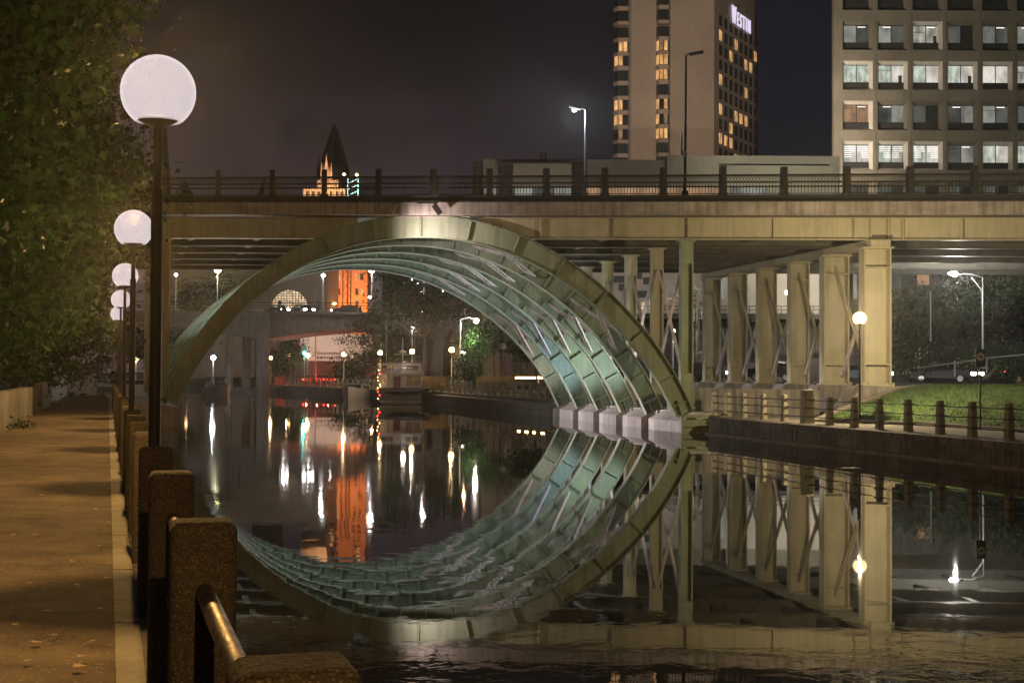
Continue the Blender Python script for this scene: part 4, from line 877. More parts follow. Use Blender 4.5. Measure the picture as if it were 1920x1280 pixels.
for r in range(-1, rows_):
    for c in range(ncol):
        s = st[r][c]; xa = x0+wsp*c; xb = xa+OW; zt = zt0+hsp*r; zb = zt-OHt; e = .42; yg = OY+.95
        lit = s in 'WBSO'; m = MB()    # splayed reveal, window light painted as a paler colour where lit
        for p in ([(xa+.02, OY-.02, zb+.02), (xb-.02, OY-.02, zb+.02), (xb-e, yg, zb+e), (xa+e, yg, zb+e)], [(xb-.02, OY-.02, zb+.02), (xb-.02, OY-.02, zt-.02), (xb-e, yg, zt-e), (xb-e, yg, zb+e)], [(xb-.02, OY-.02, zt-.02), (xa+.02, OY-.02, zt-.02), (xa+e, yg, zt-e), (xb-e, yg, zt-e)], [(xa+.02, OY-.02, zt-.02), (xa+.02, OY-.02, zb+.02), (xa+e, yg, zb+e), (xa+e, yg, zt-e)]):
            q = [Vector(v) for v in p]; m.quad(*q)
        w = m.build('window', 'reveal_lit' if lit else 'facade_office', ob_)
        zs = zb+e+.78; xm = (xa+xb)/2; gl, gr_ = mt_[s]
        m = MB(); m.box((xm, yg-.1, (zb+e+zs)/2), (OW-2*e, .2, zs-zb-e)); m.build('spandrel', 'frame_dark', w)
        for q, (a, b_) in enumerate(((xa+e, xm-.05), (xm+.05, xb-e))):
            m = MB(); m.box(((a+b_)/2, yg-.02, (zs+zt-e)/2), (b_-a, .04, zt-e-zs)); m.build('pane', random.choice(('win_white', 'win_white', 'win_dimwhite', 'win_greenish')) if (gl, gr_)[q] == 'win_white' else (gl, gr_)[q], w)
        m = MB(); m.box((xm, yg-.08, (zs+zt-e)/2), (.10, .08, zt-e-zs)); m.box((xm, yg-.08, zt-e-.05), (OW-2*e, .075, .08)); m.box((xm, yg-.09, zs+.04), (OW-2*e, .09, .08))
        if (r*5+c*3) % 4 == 1: m.box(((xa+e+xm)/2, yg-.07, zt-e-.5-.25*(c % 3)), (OW/2-e, .05, .06))
        m.build('frame', 'frame_dark', w)
        m = MB(); ok = False
        if s == 'S':
            for k in range(6):
                for hlf, (a, b_) in enumerate(((xa+e, xm-.1), (xm+.1, xb-e))):
                    ln = (b_-a)*(.92 if k < 3 else .6); st_ = a+.05 if (c+hlf) % 2 == 0 else b_-ln-.05; m.box((st_+ln/2, yg-.055, zt-e-.3-k*.3), (ln, .02, .09)); ok = True
        elif s in 'MO' or (s == 'G' and c % 2) or (s == 'W' and r == 3): m.box((xm+(.75 if (c+r) % 2 else -.6), yg-.055, zt-e-.28), (1.15, .02, .12)); ok = True
        if ok: m.build('ceiling_light', 'tube_light', w)
        if s in 'WB' and (c+r) % 2: m = MB(); m.box((xb-e-.45, yg-.05, zs+.55), (.5, .03, 1.1)); m.build('cabinet', 'facade_mall_dark', w)
# hotel tower ----------------------------------------------------------
HY = 260.; A = Vector((PX(1151, HY+3), HY+3)); Bq = Vector((PX(1182, HY), HY)); Cq = Vector((PX(1338, HY), HY)); D = Vector((PX(1414, HY+20), HY+20)); Eq = D+Vector((6, 30)); Fq = A*(1+44/HY)+Vector((2, 0))
HT = PZ(1408, 3, HY+20); ht = thing('hotel_tower', 'tall beige hotel tower with bay windows and a glowing white name high on its side', 'hotel', ((A.x+D.x)/2, HY+20, 1.2))
def poly(mb, pts, z0, z1): mb.prism([(p.x, p.y, z0) for p in pts], (0, 0, z1-z0))
m = MB(); poly(m, [A+Vector((.6, .2)), Bq, Cq, D, Eq, Fq], 1, HT); m.build('wall', 'facade_hotel', ht)
m = MB(); poly(m, [A+Vector((5, 2)), Bq+Vector((3, 3)), Cq+Vector((-3, 3)), D+Vector((-4, 1)), Fq+Vector((5, -3))], HT, HT+4); m.build('roof_storey', 'facade_hotel', ht)
tops = [-8, 20, 51, 78, 104, 132, 160, 187, 215, 242, 268, 295]
litL = {3: 'dlw', 4: 'lwd', 7: 'lwd', 8: 'lwd', 9: 'dqd'}; litM = {3: 'wqw', 4: 'lww', 5: 'lww', 7: 'ldw', 8: 'wdq', 9: 'lww', 2: 'ddd'}
wmt = {'l': 'win_warm', 'w': 'win_warm', 'q': 'win_warm_dim', 'd': 'window_dark'}
def bay(px0, px1, zt, hh, code, Y):
    xa, xb = PX(px0, Y), PX(px1, Y); w = (xb-xa); y1 = Y-1.0; P = [Vector((xa, Y+.3)), Vector((xa+w*.22, y1)), Vector((xb-w*.22, y1)), Vector((xb, Y+.3))]
    m = MB(); poly(m, [P[0]+Vector((-.15, 0)), P[1]+Vector((-.1, -.12)), P[2]+Vector((.1, -.12)), P[3]+Vector((.15, 0))], zt-hh-.72, zt-hh-.06); fb = m.build('bay_window', 'facade_hotel', ht); m = MB(); poly(m, [P[0]+Vector((.0, 0)), P[1], P[2], P[3]], zt-.02, zt+.12); m.build('lintel', 'facade_hotel', fb)
    segs = [(P[1]+(P[2]-P[1])*f0, P[1]+(P[2]-P[1])*f1) for f0, f1 in ((0, .48), (.52, 1))]
    for k, (p, q) in enumerate([(P[0], P[1])]+segs+[(P[2], P[3])]):
        cd = 'd' if k == 3 else code[min(k, 2)]
        m = MB(); m.beam((p.x, p.y, zt-hh/2-.03), (q.x, q.y, zt-hh/2-.03), .06, hh-.06); m.build('pane', wmt[cd], fb)
    m = MB()
    for p in P+[(P[1]+P[2])/2]: m.box((p.x, p.y-.02, zt-hh/2-.03), (.13, .13, hh-.05))
    for p, q in zip(P, P[1:]): m.beam((p.x, p.y-.03, zt-hh+.05), (q.x, q.y-.03, zt-hh+.05), .13, .09)
    m.build('frame', 'frame_dark', fb)
for i, ty in enumerate(tops):
    zt = PZ(1240, ty, HY); bay(1150, 1181, zt, 2.0, litL.get(i, 'ddd'), HY+1.2); bay(1228, 1256, zt, 2.0, litM.get(i, 'ddd'), HY)
litR = {(1, 0), (1, 3), (1, 7), (2, 2), (2, 5), (2, 6), (4, 0), (6, 3), (6, 0), (6, 4), (6, 5), (7, 2), (8, 0), (8, 1), (8, 2), (9, 3), (4, 5)}
dr = (D-Cq).normalized(); Lr = (D-Cq).length; nrm = Vector((dr.y, -dr.x))
for r in range(-1, 12):
    zt = PZ(1349, 24+27.8*r, HY+1)
    if r < 0: continue
    for c in range(8):
        if r == 0 and False: continue
        u = Lr*(.115+.125*c); p = Cq+dr*u+nrm*.03; q = Cq+dr*(u+1.5)+nrm*.03; f = 1
        m = MB(); m.beam((p.x-.02, p.y, zt-2.15), (q.x, q.y, zt-2.15), .12, .12); m.beam((p.x, p.y, zt+.03), (q.x, q.y, zt+.03), .12, .1); wd = m.build('window', 'facade_hotel', ht)
        m = MB(); m.beam((p.x, p.y, zt-1.05), (q.x, q.y, zt-1.05), .05, 2.0); m.build('pane', 'win_warm' if (r, c) in litR else 'window_dark', wd)
        m = MB(); pm_ = (p+q)/2+nrm*.04; m.box((pm_.x, pm_.y, zt-1.05), (.08, .08, 2.0)); m.build('frame', 'frame_dark', wd)
# name on the tower: WESTIN
fd = bpy.data.curves.new('letters', 'FONT'); fd.body = 'WESTIN'; fd.size = 3.9; fd.extrude = .12; fd.space_character = 1.55; fd.align_x = 'LEFT'
tmp = bpy.data.objects.new('tmp', fd); scene.collection.objects.link(tmp); bpy.context.view_layer.update(); dgp = bpy.context.evaluated_depsgraph_get(); me = bpy.data.meshes.new_from_object(tmp.evaluated_get(dgp)); bpy.data.objects.remove(tmp)
me.materials.clear(); me.materials.append(MATS['sign_glow'])
xs = [v.co.x for v in me.vertices]; wl = max(xs)-min(xs); u0, u1 = .38, .84
for v in me.vertices:    # taller first letter, narrow capitals
    k = 1.28 if v.co.x < wl*.24 else 1.0
    v.co.x *= Lr*(u1-u0)/wl; v.co.y = v.co.y*k if v.co.y > 0 else v.co.y
letters = bpy.data.objects.new('sign_letters', me); scene.collection.objects.link(letters); letters.parent = ht
p = Cq+dr*Lr*u0+nrm*.4; zz = PZ(1372, 40, HY+9)
mw = Matrix(((dr.x, 0, nrm.x, p.x), (dr.y, 0, nrm.y, p.y), (0, 1, 0, zz-.6), (0, 0, 0, 1)))
letters.matrix_local = Matrix.Translation(-ORIG[ht.name]) @ mw
# low shopping building ---------------------------------------------------
ml = thing('low_building', 'long low pale building behind the bridge railing with a stepped entrance', 'building', (PX(1200, 150), 155, 1.2))
m = MB(); wbox(m, 905, 1250, 300, 380, 152, 20, 1); wbox(m, 1250.3, 1575, 293, 380, 150, 22, 1); m.build('wall', 'facade_mall', ml)
m = MB(); wbox(m, 886, 904, 302, 380, 154, 20, 1); m.build('side_wall', 'concrete_dark', ml)
m = MB(); wbox(m, 962, 1072, 306, 350, 144, 7.9, 8); m.build('entrance_block', 'facade_mall', ml); m = MB(); wbox(m, 1362, 1562, 311, 380, 146, 3.9, 1); m.build('wing', 'facade_mall', ml)
m = MB(); wbox(m, 938, 961.5, 305.2, 380, 144.6, 7.3, 1); m.build('dark_cladding', 'facade_mall_dark', ml); m = MB(); wbox(m, 1072.5, 1096, 305.2, 380, 145, 6.8, 1); m.build('dark_cladding', 'facade_mall_dark', ml); m = MB(); wbox(m, 934, 1098, 303.5, 305, 143.5, 8.4, None); m.build('roof_edge', 'facade_mall_dark', ml)
m = MB(); a = at(1015, 304, 146); c = at(1023, 287, 146); m.tube([a, Vector((a.x, a.y, c.z)), Vector((c.x, a.y, c.z)), Vector((c.x, a.y, a.z))], .11, 6); m.build('roof_vent', 'frame_dark', ml)
for px0, px1, mm_ in ((908, 930, 'win_grey'), (966, 998, 'win_grey'), (1004, 1036, 'win_low'), (1040, 1070, 'win_grey'), (1100, 1128, 'win_orange'), (1136, 1240, 'win_orange'), (1250, 1360, 'win_orange'), (1370, 1440, 'win_grey')):
    m = MB(); wbox(m, px0, px1, 352, 367, 143 if px0 < 1090 else 145.5, .1, None); m.build('window', mm_, ml)
# gothic towers and roofs far off ----------------------------------------
def spire(mb, px, pyt, pyb, wpx, Y, n=8, z0=None, bulge=.0):
    t = at(px, pyt, Y); b0 = at(px, pyb, Y); r = wpx/2/FPX*Y; H = t.z-b0.z
    mb.lathe((t.x, Y, b0.z), [(r, 0), (r*(.80+bulge), H*.25), (r*(.55+bulge), H*.5), (r*(.27+bulge*.6), H*.76), (.05, H)], n, False)
    if z0 is not None: mb.lathe((t.x, Y, z0), [(r*.96, 0), (r*.96, b0.z-z0)], n, False)
gt = thing('gothic_tower', 'dark pointed gothic tower rising behind a floodlit stone turret', 'tower', (PX(627, 480), 480, 1.2))
m = MB(); spire(m, 627, 228, 345, 64, 480, 8, 1.0, .08); m.build('roof', 'roof_dark', gt)
m = MB(); spire(m, 597, 292, 345, 9, 470, 6, 1.0); spire(m, 649, 305, 345, 8, 470, 6, 1.0); m.build('pinnacle', 'roof_dark', gt)
g2 = thing('stone_turret', 'orange floodlit gothic turret with small pinnacles in front of the dark spire', 'turret', (PX(612, 440), 440, 1.2))
m = MB(); Yt = 440
for px, a, b_, w_ in ((612, 290, 322, 9), (603, 305, 328, 4.5), (621, 305, 328, 4.5), (607, 312, 330, 3), (617, 312, 330, 3)): spire(m, px, a, b_, w_, Yt, 6, PZ(px, 345, Yt))
m.build('pinnacle', 'stone_gothic', g2)
m = MB(); wbox(m, 594, 634, 338, 372, Yt, 6, 1); wbox(m, 601, 623, 330, 338, Yt+1, 4, None); bd = m.build('wall', 'stone_gothic', g2)
for k, px in enumerate((597, 605, 613, 621, 629)):
    m = MB(); wbox(m, px-1.6, px+1.6, 340+(k % 2), 354, Yt-.3, .28, None); m.build('window', 'win_warm', g2)
for px in (575, 585, 596, 607, 618, 629, 638): m = MB(); wbox(m, px, px+5, 359, 367, Yt-.3, .28, None); m.build('window', 'win_warm_dim', g2)
m = MB(); wbox(m, 568, 594, 352, 372, Yt+.5, 6, 1); wbox(m, 634.3, 648, 352, 372, Yt+.5, 6, 1); m.build('wing', 'stone_gothic', g2)
light('SPOT', 'flood_beam', Vector((PX(612, 420), 418, PZ(612, 366, 420)))-ORIG[g2.name], (1, .55, .28), 130000, g2, Vector((PX(612, 440), 440, PZ(612, 318, 440))), .5, 80, .6)
for lt in [o for o in scene.objects if o.parent == g2 and o.type == 'LIGHT']:
    wp = Vector(lt.location)+ORIG[g2.name]; lt.rotation_euler = (Vector((PX(612, 440), 440, PZ(612, 318, 440)))-wp).to_track_quat('-Z', 'Y').to_euler()
for px, a, b_, w_, lb in ((498, 333, 374, 40, 'broad dark pyramid roof left of the floodlit turret'), (521, 340, 374, 30, 'smaller dark pyramid roof beside the broad one'), (345, 338, 374, 46, 'hipped dark roof behind the left part of the railing'), (306, 150, 374, 34, 'slender dark spire partly hidden by the nearest lamp pole')):
    m = MB(); spire(m, px, a, b_, w_, 460, 4 if w_ > 35 else 8, .5); tag(m.build('distant_roof' if a > 200 else 'church_spire', 'roof_dark'), lb, 'roof' if a > 200 else 'spire')
lt_ = thing('lattice_mast', 'lattice mast with legs and rungs given a white glow beyond the railing', 'mast', (PX(661, 300), 300, 1.2)); m = MB(); Yt = 300; a0 = at(652, 378, Yt); a1 = at(671, 378, Yt); zt = PZ(661, 333, Yt)
for x in (a0.x, a1.x): m.tube([(x, Yt, a0.z), (x, Yt, zt)], .10, 5)
m.build('leg', 'lattice_glow', lt_)  # steel glows by itself in place of lamplight falling on it
for k in range(4):
    z = a0.z+(zt-a0.z)*k/4; z2 = a0.z+(zt-a0.z)*(k+.8)/4; m = MB(); m.tube([(a0.x, Yt, z), (a1.x, Yt, z2)], .07, 4); m.build('rung', 'lattice_glow', lt_)
for px, py in ((645, 327), (669, 328)): m = MB(); m.lathe(at(px, py, Yt), [(.01, -.3), (.35, 0), (.01, .3)], 10); m.build('lamp', 'lamp_yellow', lt_)
tb = thing('cabin', 'dark blue box cabin seen through the railing beside the lit mast', 'cabin', at(688, 370, 140)); m = MB(); wbox(m, 675, 702, 346, 374, 140, 3, None); m.build('body', 'tarp_blue', tb); m = MB(); wbox(m, 680, 697, 350, 358, 139.85, .1, None); m.build('window', 'window_dark', tb)
# ------------------------------------------------------------ second bridge
B2 = 195.; br = thing('concrete_bridge', 'low concrete road bridge seen through the arch with traffic on its deck', 'bridge', (PX(640, B2), B2+6, 0))
def b2z(py, px=600): return PZ(px, py, B2)
hx = [(-400, 640), (60, 640), (250, 600), (320, 607), (416, 624), (487, 631), (506, 631), (560, 622), (648, 614), (740, 616), (815, 630), (845, 630), (930, 616), (1050, 612), (1200, 618), (1700, 628)]
m = MB(); zt = b2z(588)
for (p0, y0), (p1, y1) in zip(hx, hx[1:]):
    xa, xb = PX(p0, B2), PX(p1, B2); za, zb = b2z(y0+4), b2z(y1+4); m.hexa([(xa, B2, za), (xb, B2, zb), (xb, B2+14, zb), (xa, B2+14, za), (xa, B2, zt), (xb, B2, zt), (xb, B2+14, zt), (xa, B2+14, zt)])
m.build('deck', 'concrete_darker', br)
m = MB(); m.box((PX(650, B2), B2-.2, zt+.08), (PX(1700, B2)-PX(-400, B2), .9, .35)); m.build('parapet', 'concrete_darker', br)
for i, px in enumerate((417, 449, 470)):
    m = MB(); xa = PX(px, B2+i*.6); m.box((xa+.5, B2+2+i*1.5, (zt)/2), (1.0, 1.4, zt-.3)); m.build('pier', 'concrete' if i == 0 else 'concrete_darker', br)
m = MB(); m.box((PX(496, B2), B2-.9, b2z(588)/2), (1.5, 1.4, b2z(586))); m.build('pier', 'concrete_darker', br)
m = MB(); m.box((PX(452, B2), B2+3.5, .35), (8.5, 7, .7)); m.build('pier_base', 'concrete_dark', br)
m = MB(); xa, xb = PX(802, 180), PX(838, 180); m.prism([(xa+.4, 178, 1), (xb-.6, 178, 1), (xb-.2, 178, 7.2), (xb+.5, 178, 8.6), (xa+.2, 178, 8.6), (xa+.9, 178, 7.0)], (0, 12, 0)); m.build('pier', 'concrete_darker', br)
for px in (1010, 1180, 1380): m = MB(); m.box((PX(px, B2), B2+4, 4.5), (1.2, 8, 9)); m.build('pier', 'concrete_darker', br)
rl = MB(); xa, xb = PX(-200, B2), PX(1700, B2)
for py in (568, 573, 578): rl.box(((xa+xb)/2, B2-.35, b2z(py)), (xb-xa, .09, .11))
rl = rl.build('railing', 'rail_dark', br)
for k in range(24):
    px = 307+72.5*k; m = MB(); m.box((PX(px, B2), B2-.35, (b2z(587)+b2z(564))/2), (.4, .34, b2z(564)-b2z(587))); m.build('railing_post', 'rail_dark', rl)
# station and floodlit building
stn = thing('stone_station', 'grey stone station with a big half round lit window behind the low bridge', 'station', (PX(470, 280), 290, 1.2)); SY = 280
m = MB(); R_ = 36/FPX*SY; cx, cz = PX(541, SY), PZ(541, 577, SY); z1 = PZ(500, 470, SY); xl, xr_ = PX(300, SY), PX(611, SY)
m.box(((xl+cx-R_)/2, SY+10, z1/2), (cx-R_-xl, 20, z1)); m.box(((xr_+cx+R_)/2, SY+10, z1/2), (xr_-cx-R_, 20, z1))
pts = [Vector((cx+R_*math.cos(a), SY, cz+R_*math.sin(a))) for a in [math.pi*k/20 for k in range(21)]]
for p, q in zip(pts, pts[1:]): m.add([p, q, (q.x, SY, z1), (p.x, SY, z1), p+Vector((0, 1.4, 0)), q+Vector((0, 1.4, 0))], [(0, 1, 2, 3), (0, 4, 5, 1)])
m.box((cx, SY+5, cz/2-.2), (2*R_, 9.9, cz-.4)); m.build('wall', 'facade_station', stn)
m = MB(); wbox(m, 296, 616, 484, 489, SY-1, 3, None); m.build('cornice', 'facade_station', stn)
for px in (583, 598): m = MB(); wbox(m, px, px+7, 492, 577, SY-.5, .45, 1); m.build('pilaster', 'facade_station', stn)
m = MB(); m.add([(p.x, SY+1.3, p.z) for p in pts], [tuple(range(20, -1, -1))]); wn_ = m.build('arched_window', 'win_bright', stn)
m = MB()
for k in range(-6, 7):
    x = cx+R_*k/6.6; hgt = math.sqrt(max(R_*R_-(x-cx)**2, 0)); m.box((x, SY+1.15, cz+hgt/2), (.11, .1, hgt))
for k in range(1, 8):
    z = cz+R_*k/8; hw_ = math.sqrt(R_*R_-(z-cz)**2); m.box((cx, SY+1.12, z), (2*hw_, .1, .12))
for r_ in (R_*.99,):
    for k in range(20): a, b_ = math.pi*k/20, math.pi*(k+1)/20; m.beam((cx+r_*math.cos(a), SY+1.0, cz+r_*math.sin(a)), (cx+r_*math.cos(b_), SY+1.0, cz+r_*math.sin(b_)), .3, .25, (0, 1, 0))
m.build('glazing_bars', 'frame_dark', wn_)
ohb = thing('brick_building', 'orange floodlit brick building standing beyond the low bridge', 'building', (PX(650, 300), 306, 1.2)); OYb = 300
m = MB(); wbox(m, 614, 690, 392, 600, OYb, 12, 1); wbox(m, 611, 693, 388, 392, OYb-.5, 13, None); wbox(m, 616, 620, 500, 600, OYb-.3, .28, 1); m.build('wall', 'brick_orange', ohb)
for r in range(6):
    for px in (624, 632.5, 666, 675): 
        y = 399+28*r; m = MB(); wbox(m, px, px+5.5, y+2, y+14, OYb-.08, .06, None); w = m.build('window', 'win_warm' if (r+int(px)) % 5 == 0 or (px < 640 and r == 4) else 'window_dark', ohb); m = MB(); wbox(m, px-.6, px+6.1, y+14, y+15.2, OYb-.35, .3, None); m.build('sill', 'brick_orange', w)
light('SPOT', 'flood_beam', Vector((PX(634, 294), 288, 2.5))-ORIG[ohb.name], (1, .42, .12), 90000, ohb, None, .5, 130, .5)
lo = scene.objects[-1]
for lt in [o for o in scene.objects if o.parent == ohb and o.type == 'LIGHT']:
    wp = Vector(lt.location)+ORIG[ohb.name]; lt.rotation_euler = (Vector((PX(652, 300), 300, 22))-wp).to_track_quat('-Z', 'Y').to_euler()
ms = thing('lattice_mast', 'black lattice mast standing in front of the orange floodlit building', 'mast', (PX(649, 285), 285, 1.2)); m = MB(); Ym = 285
for x, y in ((PX(642, Ym), Ym), (PX(657, Ym), Ym), (PX(649.5, Ym), Ym+1.5)): m.box((x, y, PZ(649, 440, Ym)/2), (.22, .22, PZ(649, 440, Ym)))
z = 2.
while z < PZ(649, 440, Ym)-1.5: m.beam((PX(642, Ym), Ym, z), (PX(657, Ym), Ym, z+1.5), .09, .09, (0, 1, 0)); m.beam((PX(657, Ym), Ym, z), (PX(642, Ym), Ym, z+1.5), .09, .09, (0, 1, 0)); z += 1.5
m.build('lattice_frame', 'frame_dark', ms)
m = MB(); m.lathe(at(627, 569, 290), [(.01, -.3), (.5, 0), (.01, .3)], 10); m.build('wall_lamp', 'lamp_warm', ohb)
# pink lit pavilion under the low bridge
pv = thing('pavilion', 'low pavilion with a pink lit wall and dark sign band beneath the low bridge', 'building', (PX(625, 240), 245, 1.2))
m = MB(); wbox(m, 562, 700, 626, 664, 240, 8, None); m.build('wall', 'panel_pale', pv); m = MB(); wbox(m, 576, 690, 664.5, 676, 239, 9, None); m.build('sign_band', 'panel_pale', pv)
m = MB(); x = 596
for w_ in (3, 2, 4, 3, 2, 3, 4, 2, 3): m.box((PX(x, 239), 238.94, PZ(x, 670.5, 239)), (w_/FPX*239, .06, .42)); x += w_+1.6
for w_ in (4, 3, 3, 4): m.box((PX(x+4, 239), 238.94, PZ(x, 670.5, 239)), (w_/FPX*239, .06, .42)); x += w_+1.2
m.build('lettering', 'frame_dark', pv)
m = MB(); wbox(m, 570, 700, 676.5, 712, 246, 2, 1); m.build('red_lit_front', 'wood_and_red_lit', pv)  # red glow of the tail lights is put into this front's colour
light('SPOT', 'flood_beam', Vector((PX(630, 228), 226, 1.6))-ORIG[pv.name], (1, .62, .55), 9000, pv, None, .3, 110, .6)
for lt in [o for o in scene.objects if o.parent == pv and o.type == 'LIGHT']: lt.rotation_euler = (Vector((0, 14, 4))).to_track_quat('-Z', 'Y').to_euler()
# pale building and stairs behind the columns
cb = thing('panelled_building', 'pale building with dark square panels behind the bridge columns', 'building', (PX(1300, 140), 145, 1.2))
m = MB(); wbox(m, 1085, 1570, 484, 588, 140, 12, 5.5); m.build('wall', 'panel_pale', cb)
dpn = [(1160, 495, 2), (1208, 495, 1), (1224, 495, 1), (1144, 517, 2), (1176, 510, 2), (1206, 520, 2), (1128, 538, 1), (1160, 532, 2), (1190, 545, 2), (1144, 560, 1), (1222, 545, 1)]
for px, py, n_ in dpn: m = MB(); wbox(m, px, px+14*n_, py, py+13, 139.9, .09, None); m.build('panel', 'panel_dark', cb)
m = MB(); wbox(m, 1085, 1570, 590, 596, 132, 8, None); wbox(m, 1085, 1570, 602, 690, 139, 8, 1); m.build('terrace', 'concrete_dark', cb)
for px in (1190, 1203, 1218): m = MB(); wbox(m, px, px+9, 567, 586, 139.9, .08, None); m.build('lit_door', 'win_bright', cb)
for px in (1352, 1424, 1434, 1536, 1544, 1600): m = MB(); wbox(m, px, px+7, 502, 560, 139.9, .08, None); m.build('bright_wall_glow', 'win_grey', cb)  # glowing strips in place of bright wall in the gaps between columns
m = MB(); a = at(1195, 574, 131); c = at(1570, 574, 131)
for dz in (0, -.35, -.7): m.tube([a+Vector((0, 0, dz)), c+Vector((0, 0, dz))], .04, 5)
for k in range(26): p = a.lerp(c, k/25); m.box((p.x, p.y, p.z-.45), (.06, .06, .9))
m.build('terrace_railing', 'rail_dark', cb)
sc = thing('spiral_stair', 'dark spiral staircase between the foot columns and the broad columns', 'staircase', (PX(1308, 118), 118, 1.2)); c = Vector((PX(1308, 118), 118, 1.5))
m = MB(); m.tube([c, c+Vector((0, 0, 8.5))], .16, 8); m.build('newel', 'steel_dark', sc)
m = MB(); rpv = []
for k in range(34):
    a = k*.42+1; z = c.z+.25*k; m.hexa([c+Vector((0, 0, z-c.z)), c+Vector((1.5*math.cos(a), 1.5*math.sin(a), z-c.z)), c+Vector((1.5*math.cos(a+.42), 1.5*math.sin(a+.42), z-c.z)), c+Vector((.02, .02, z-c.z)), c+Vector((0, 0, z-c.z+.06)), c+Vector((1.5*math.cos(a), 1.5*math.sin(a), z-c.z+.06)), c+Vector((1.5*math.cos(a+.42), 1.5*math.sin(a+.42), z-c.z+.06)), c+Vector((.02, .02, z-c.z+.06))]); rpv.append(c+Vector((1.5*math.cos(a), 1.5*math.sin(a), z-c.z+1.0)))
m.build('treads', 'concrete_dark', sc); m = MB(); m.tube(rpv, .035, 5)
for p in rpv: m.box((p.x, p.y, p.z-.5), (.03, .03, 1.0))
m.build('handrail', 'galvanised', sc)
s3 = thing('outdoor_stair', 'straight stair with a pale railing climbing behind the foot columns', 'staircase', at(1215, 586, 128)); m = MB(); a = at(1205, 584, 128); c = at(1302, 540, 128)
for k in range(16): p = a.lerp(c, k/15); m.box((p.x, p.y+1, p.z), (.36, 2.2, .22))
m.build('treads', 'panel_pale', s3); m = MB(); m.tube([a+Vector((0, 0, 1.2)), c+Vector((0, 0, 1.2))], .05, 5)
for k in range(16): p = a.lerp(c, k/15); m.box((p.x, p.y, p.z+.6), (.035, .035, 1.2))
m.build('handrail', 'galvanised', s3)
# dark block right of the columns with one amber window
dbk = thing('corner_building', 'dim building with one glowing amber window under the right part of the bridge', 'building', (PX(1700, 150), 155, 1.2)); m = MB(); wbox(m, 1672, 1830, 470, 620, 150, 12, 1); m.build('wall', 'concrete_dark', dbk)
m = MB(); wbox(m, 1720, 1742, 500, 534, 149.9, .09, None); m.build('window', 'win_orange', dbk); m = MB(); wbox(m, 1672, 1690, 508, 540, 149.9, .09, None); m.build('window', 'win_low', dbk)

# ================================================================== far bank through the arch
def far_pt(px, off, z):
    lo, hi = 91.2, 330.
    for _ in range(60):
        mid = (lo+hi)/2
        if (RX(mid)+off)/mid*FPX+960 > px: lo = mid
        else: hi = mid
    return Vector((RX(mid)+off, mid, z))
# dock wall
m = MB()
for (ya, yb) in ((91, 111), (111.05, 131.95)): 
    for k in range(3): m.hexa([(RX(ya)-1.2+k*.02, ya, k*.3-.2), (RX(ya)+.3, ya, k*.3-.2), (RX(yb)+.3, yb, k*.3-.2), (RX(yb)-1.2+k*.02, yb, k*.3-.2), (RX(ya)-1.2+k*.02, ya, k*.3+.08), (RX(ya)+.3, ya, k*.3+.08), (RX(yb)+.3, yb, k*.3+.08), (RX(yb)-1.2+k*.02, yb, k*.3+.08)])
    m.hexa([(RX(ya)-1.28, ya, .69), (RX(ya)+.3, ya, .69), (RX(yb)+.3, yb, .69), (RX(yb)-1.28, yb, .69), (RX(ya)-1.28, ya, .82), (RX(ya)+.3, ya, .82), (RX(yb)+.3, yb, .82), (RX(yb)-1.28, yb, .82)])
tag(m.build('dock', 'walk_concrete'), 'timber faced dock along the bank between the arch foot and the moored cruiser', 'dock')
m = MB(); Yw = [91, 132, 170, 214, 262, 330]
for y0, y1 in zip(Yw, Yw[1:]): m.hexa([(RX(y0), y0+.02, -1), (RX(y0)+.46, y0+.02, -1), (RX(y1)+.46, y1, -1), (RX(y1), y1, -1), (RX(y0), y0+.02, 1.0), (RX(y0)+.46, y0+.02, 1.0), (RX(y1)+.46, y1, 1.0), (RX(y1), y1, 1.0)])
tag(m.build('canal_wall', 'canal_stone'), 'stone canal wall curving away beyond the bridge behind the boats', 'canal wall')
ff = thing('bank_fence', 'line of pale posts and thin rails on the bank beyond the arch', 'fence', (RX(94)+.7, 94, 1.0))
fp = bevel_box(.30, .28, 1.15, .02, .07, 1, 'post_pale'); y = 92.; pts = []
while y < 212: pts.append(Vector((RX(y)+.75, y, 1.0))); y += 2.25 if y < 132 else 2.1
for p in pts: mesh_obj('post', fp, ff, p, .3)
for zz in (.35, .68, 1.0):
    m = MB(); m.tube([p+Vector((0, 0, zz)) for p in pts], .03, 5); m.build('rail', 'rail_dark', ff)
# lamps on that bank
lb = ['unlit globe lamp standing in the fence nearest the arch foot', 'glowing globe lamp behind the fence right of the moored cruiser', 'glowing globe lamp just above the right side of the cruiser cabin', 'glowing globe lamp above the left side of the cruiser', 'glowing globe lamp directly behind the small white boat', 'glowing globe lamp beside the low bridge pier']
fl0 = None
for i, (px, py) in enumerate(((943, 650), (847, 655), (773, 659), (713, 662), (645, 665), (508, 668))):
    p = far_pt(px, 1.4, 1.0); zt = PZ(px, py, p.y)
    if i == 0:
        o = globe_lamp('globe_lamp', lb[0], 'panel_pale', 1, (1, 1, 1), 3.85, .27, 'post_pale', None); o.location = p; bl = [c for c in scene.objects if c.parent == o and c.type == 'LIGHT'][0]; bpy.data.objects.remove(bl)
    elif i == 1: fl0 = globe_lamp('globe_lamp', lb[1], 'lamp_warm', 0, (1, .66, .32), 3.85, .27, 'post_pale', 'glowing globe lamps on the bank beyond the arch'); bl = [c for c in scene.objects if c.parent == fl0 and c.type == 'LIGHT'][0]; bl.data.energy = 800; bl.location = (0, -.35, 4.4); fl0.location = p
    else: dup(fl0, p, lb[i])
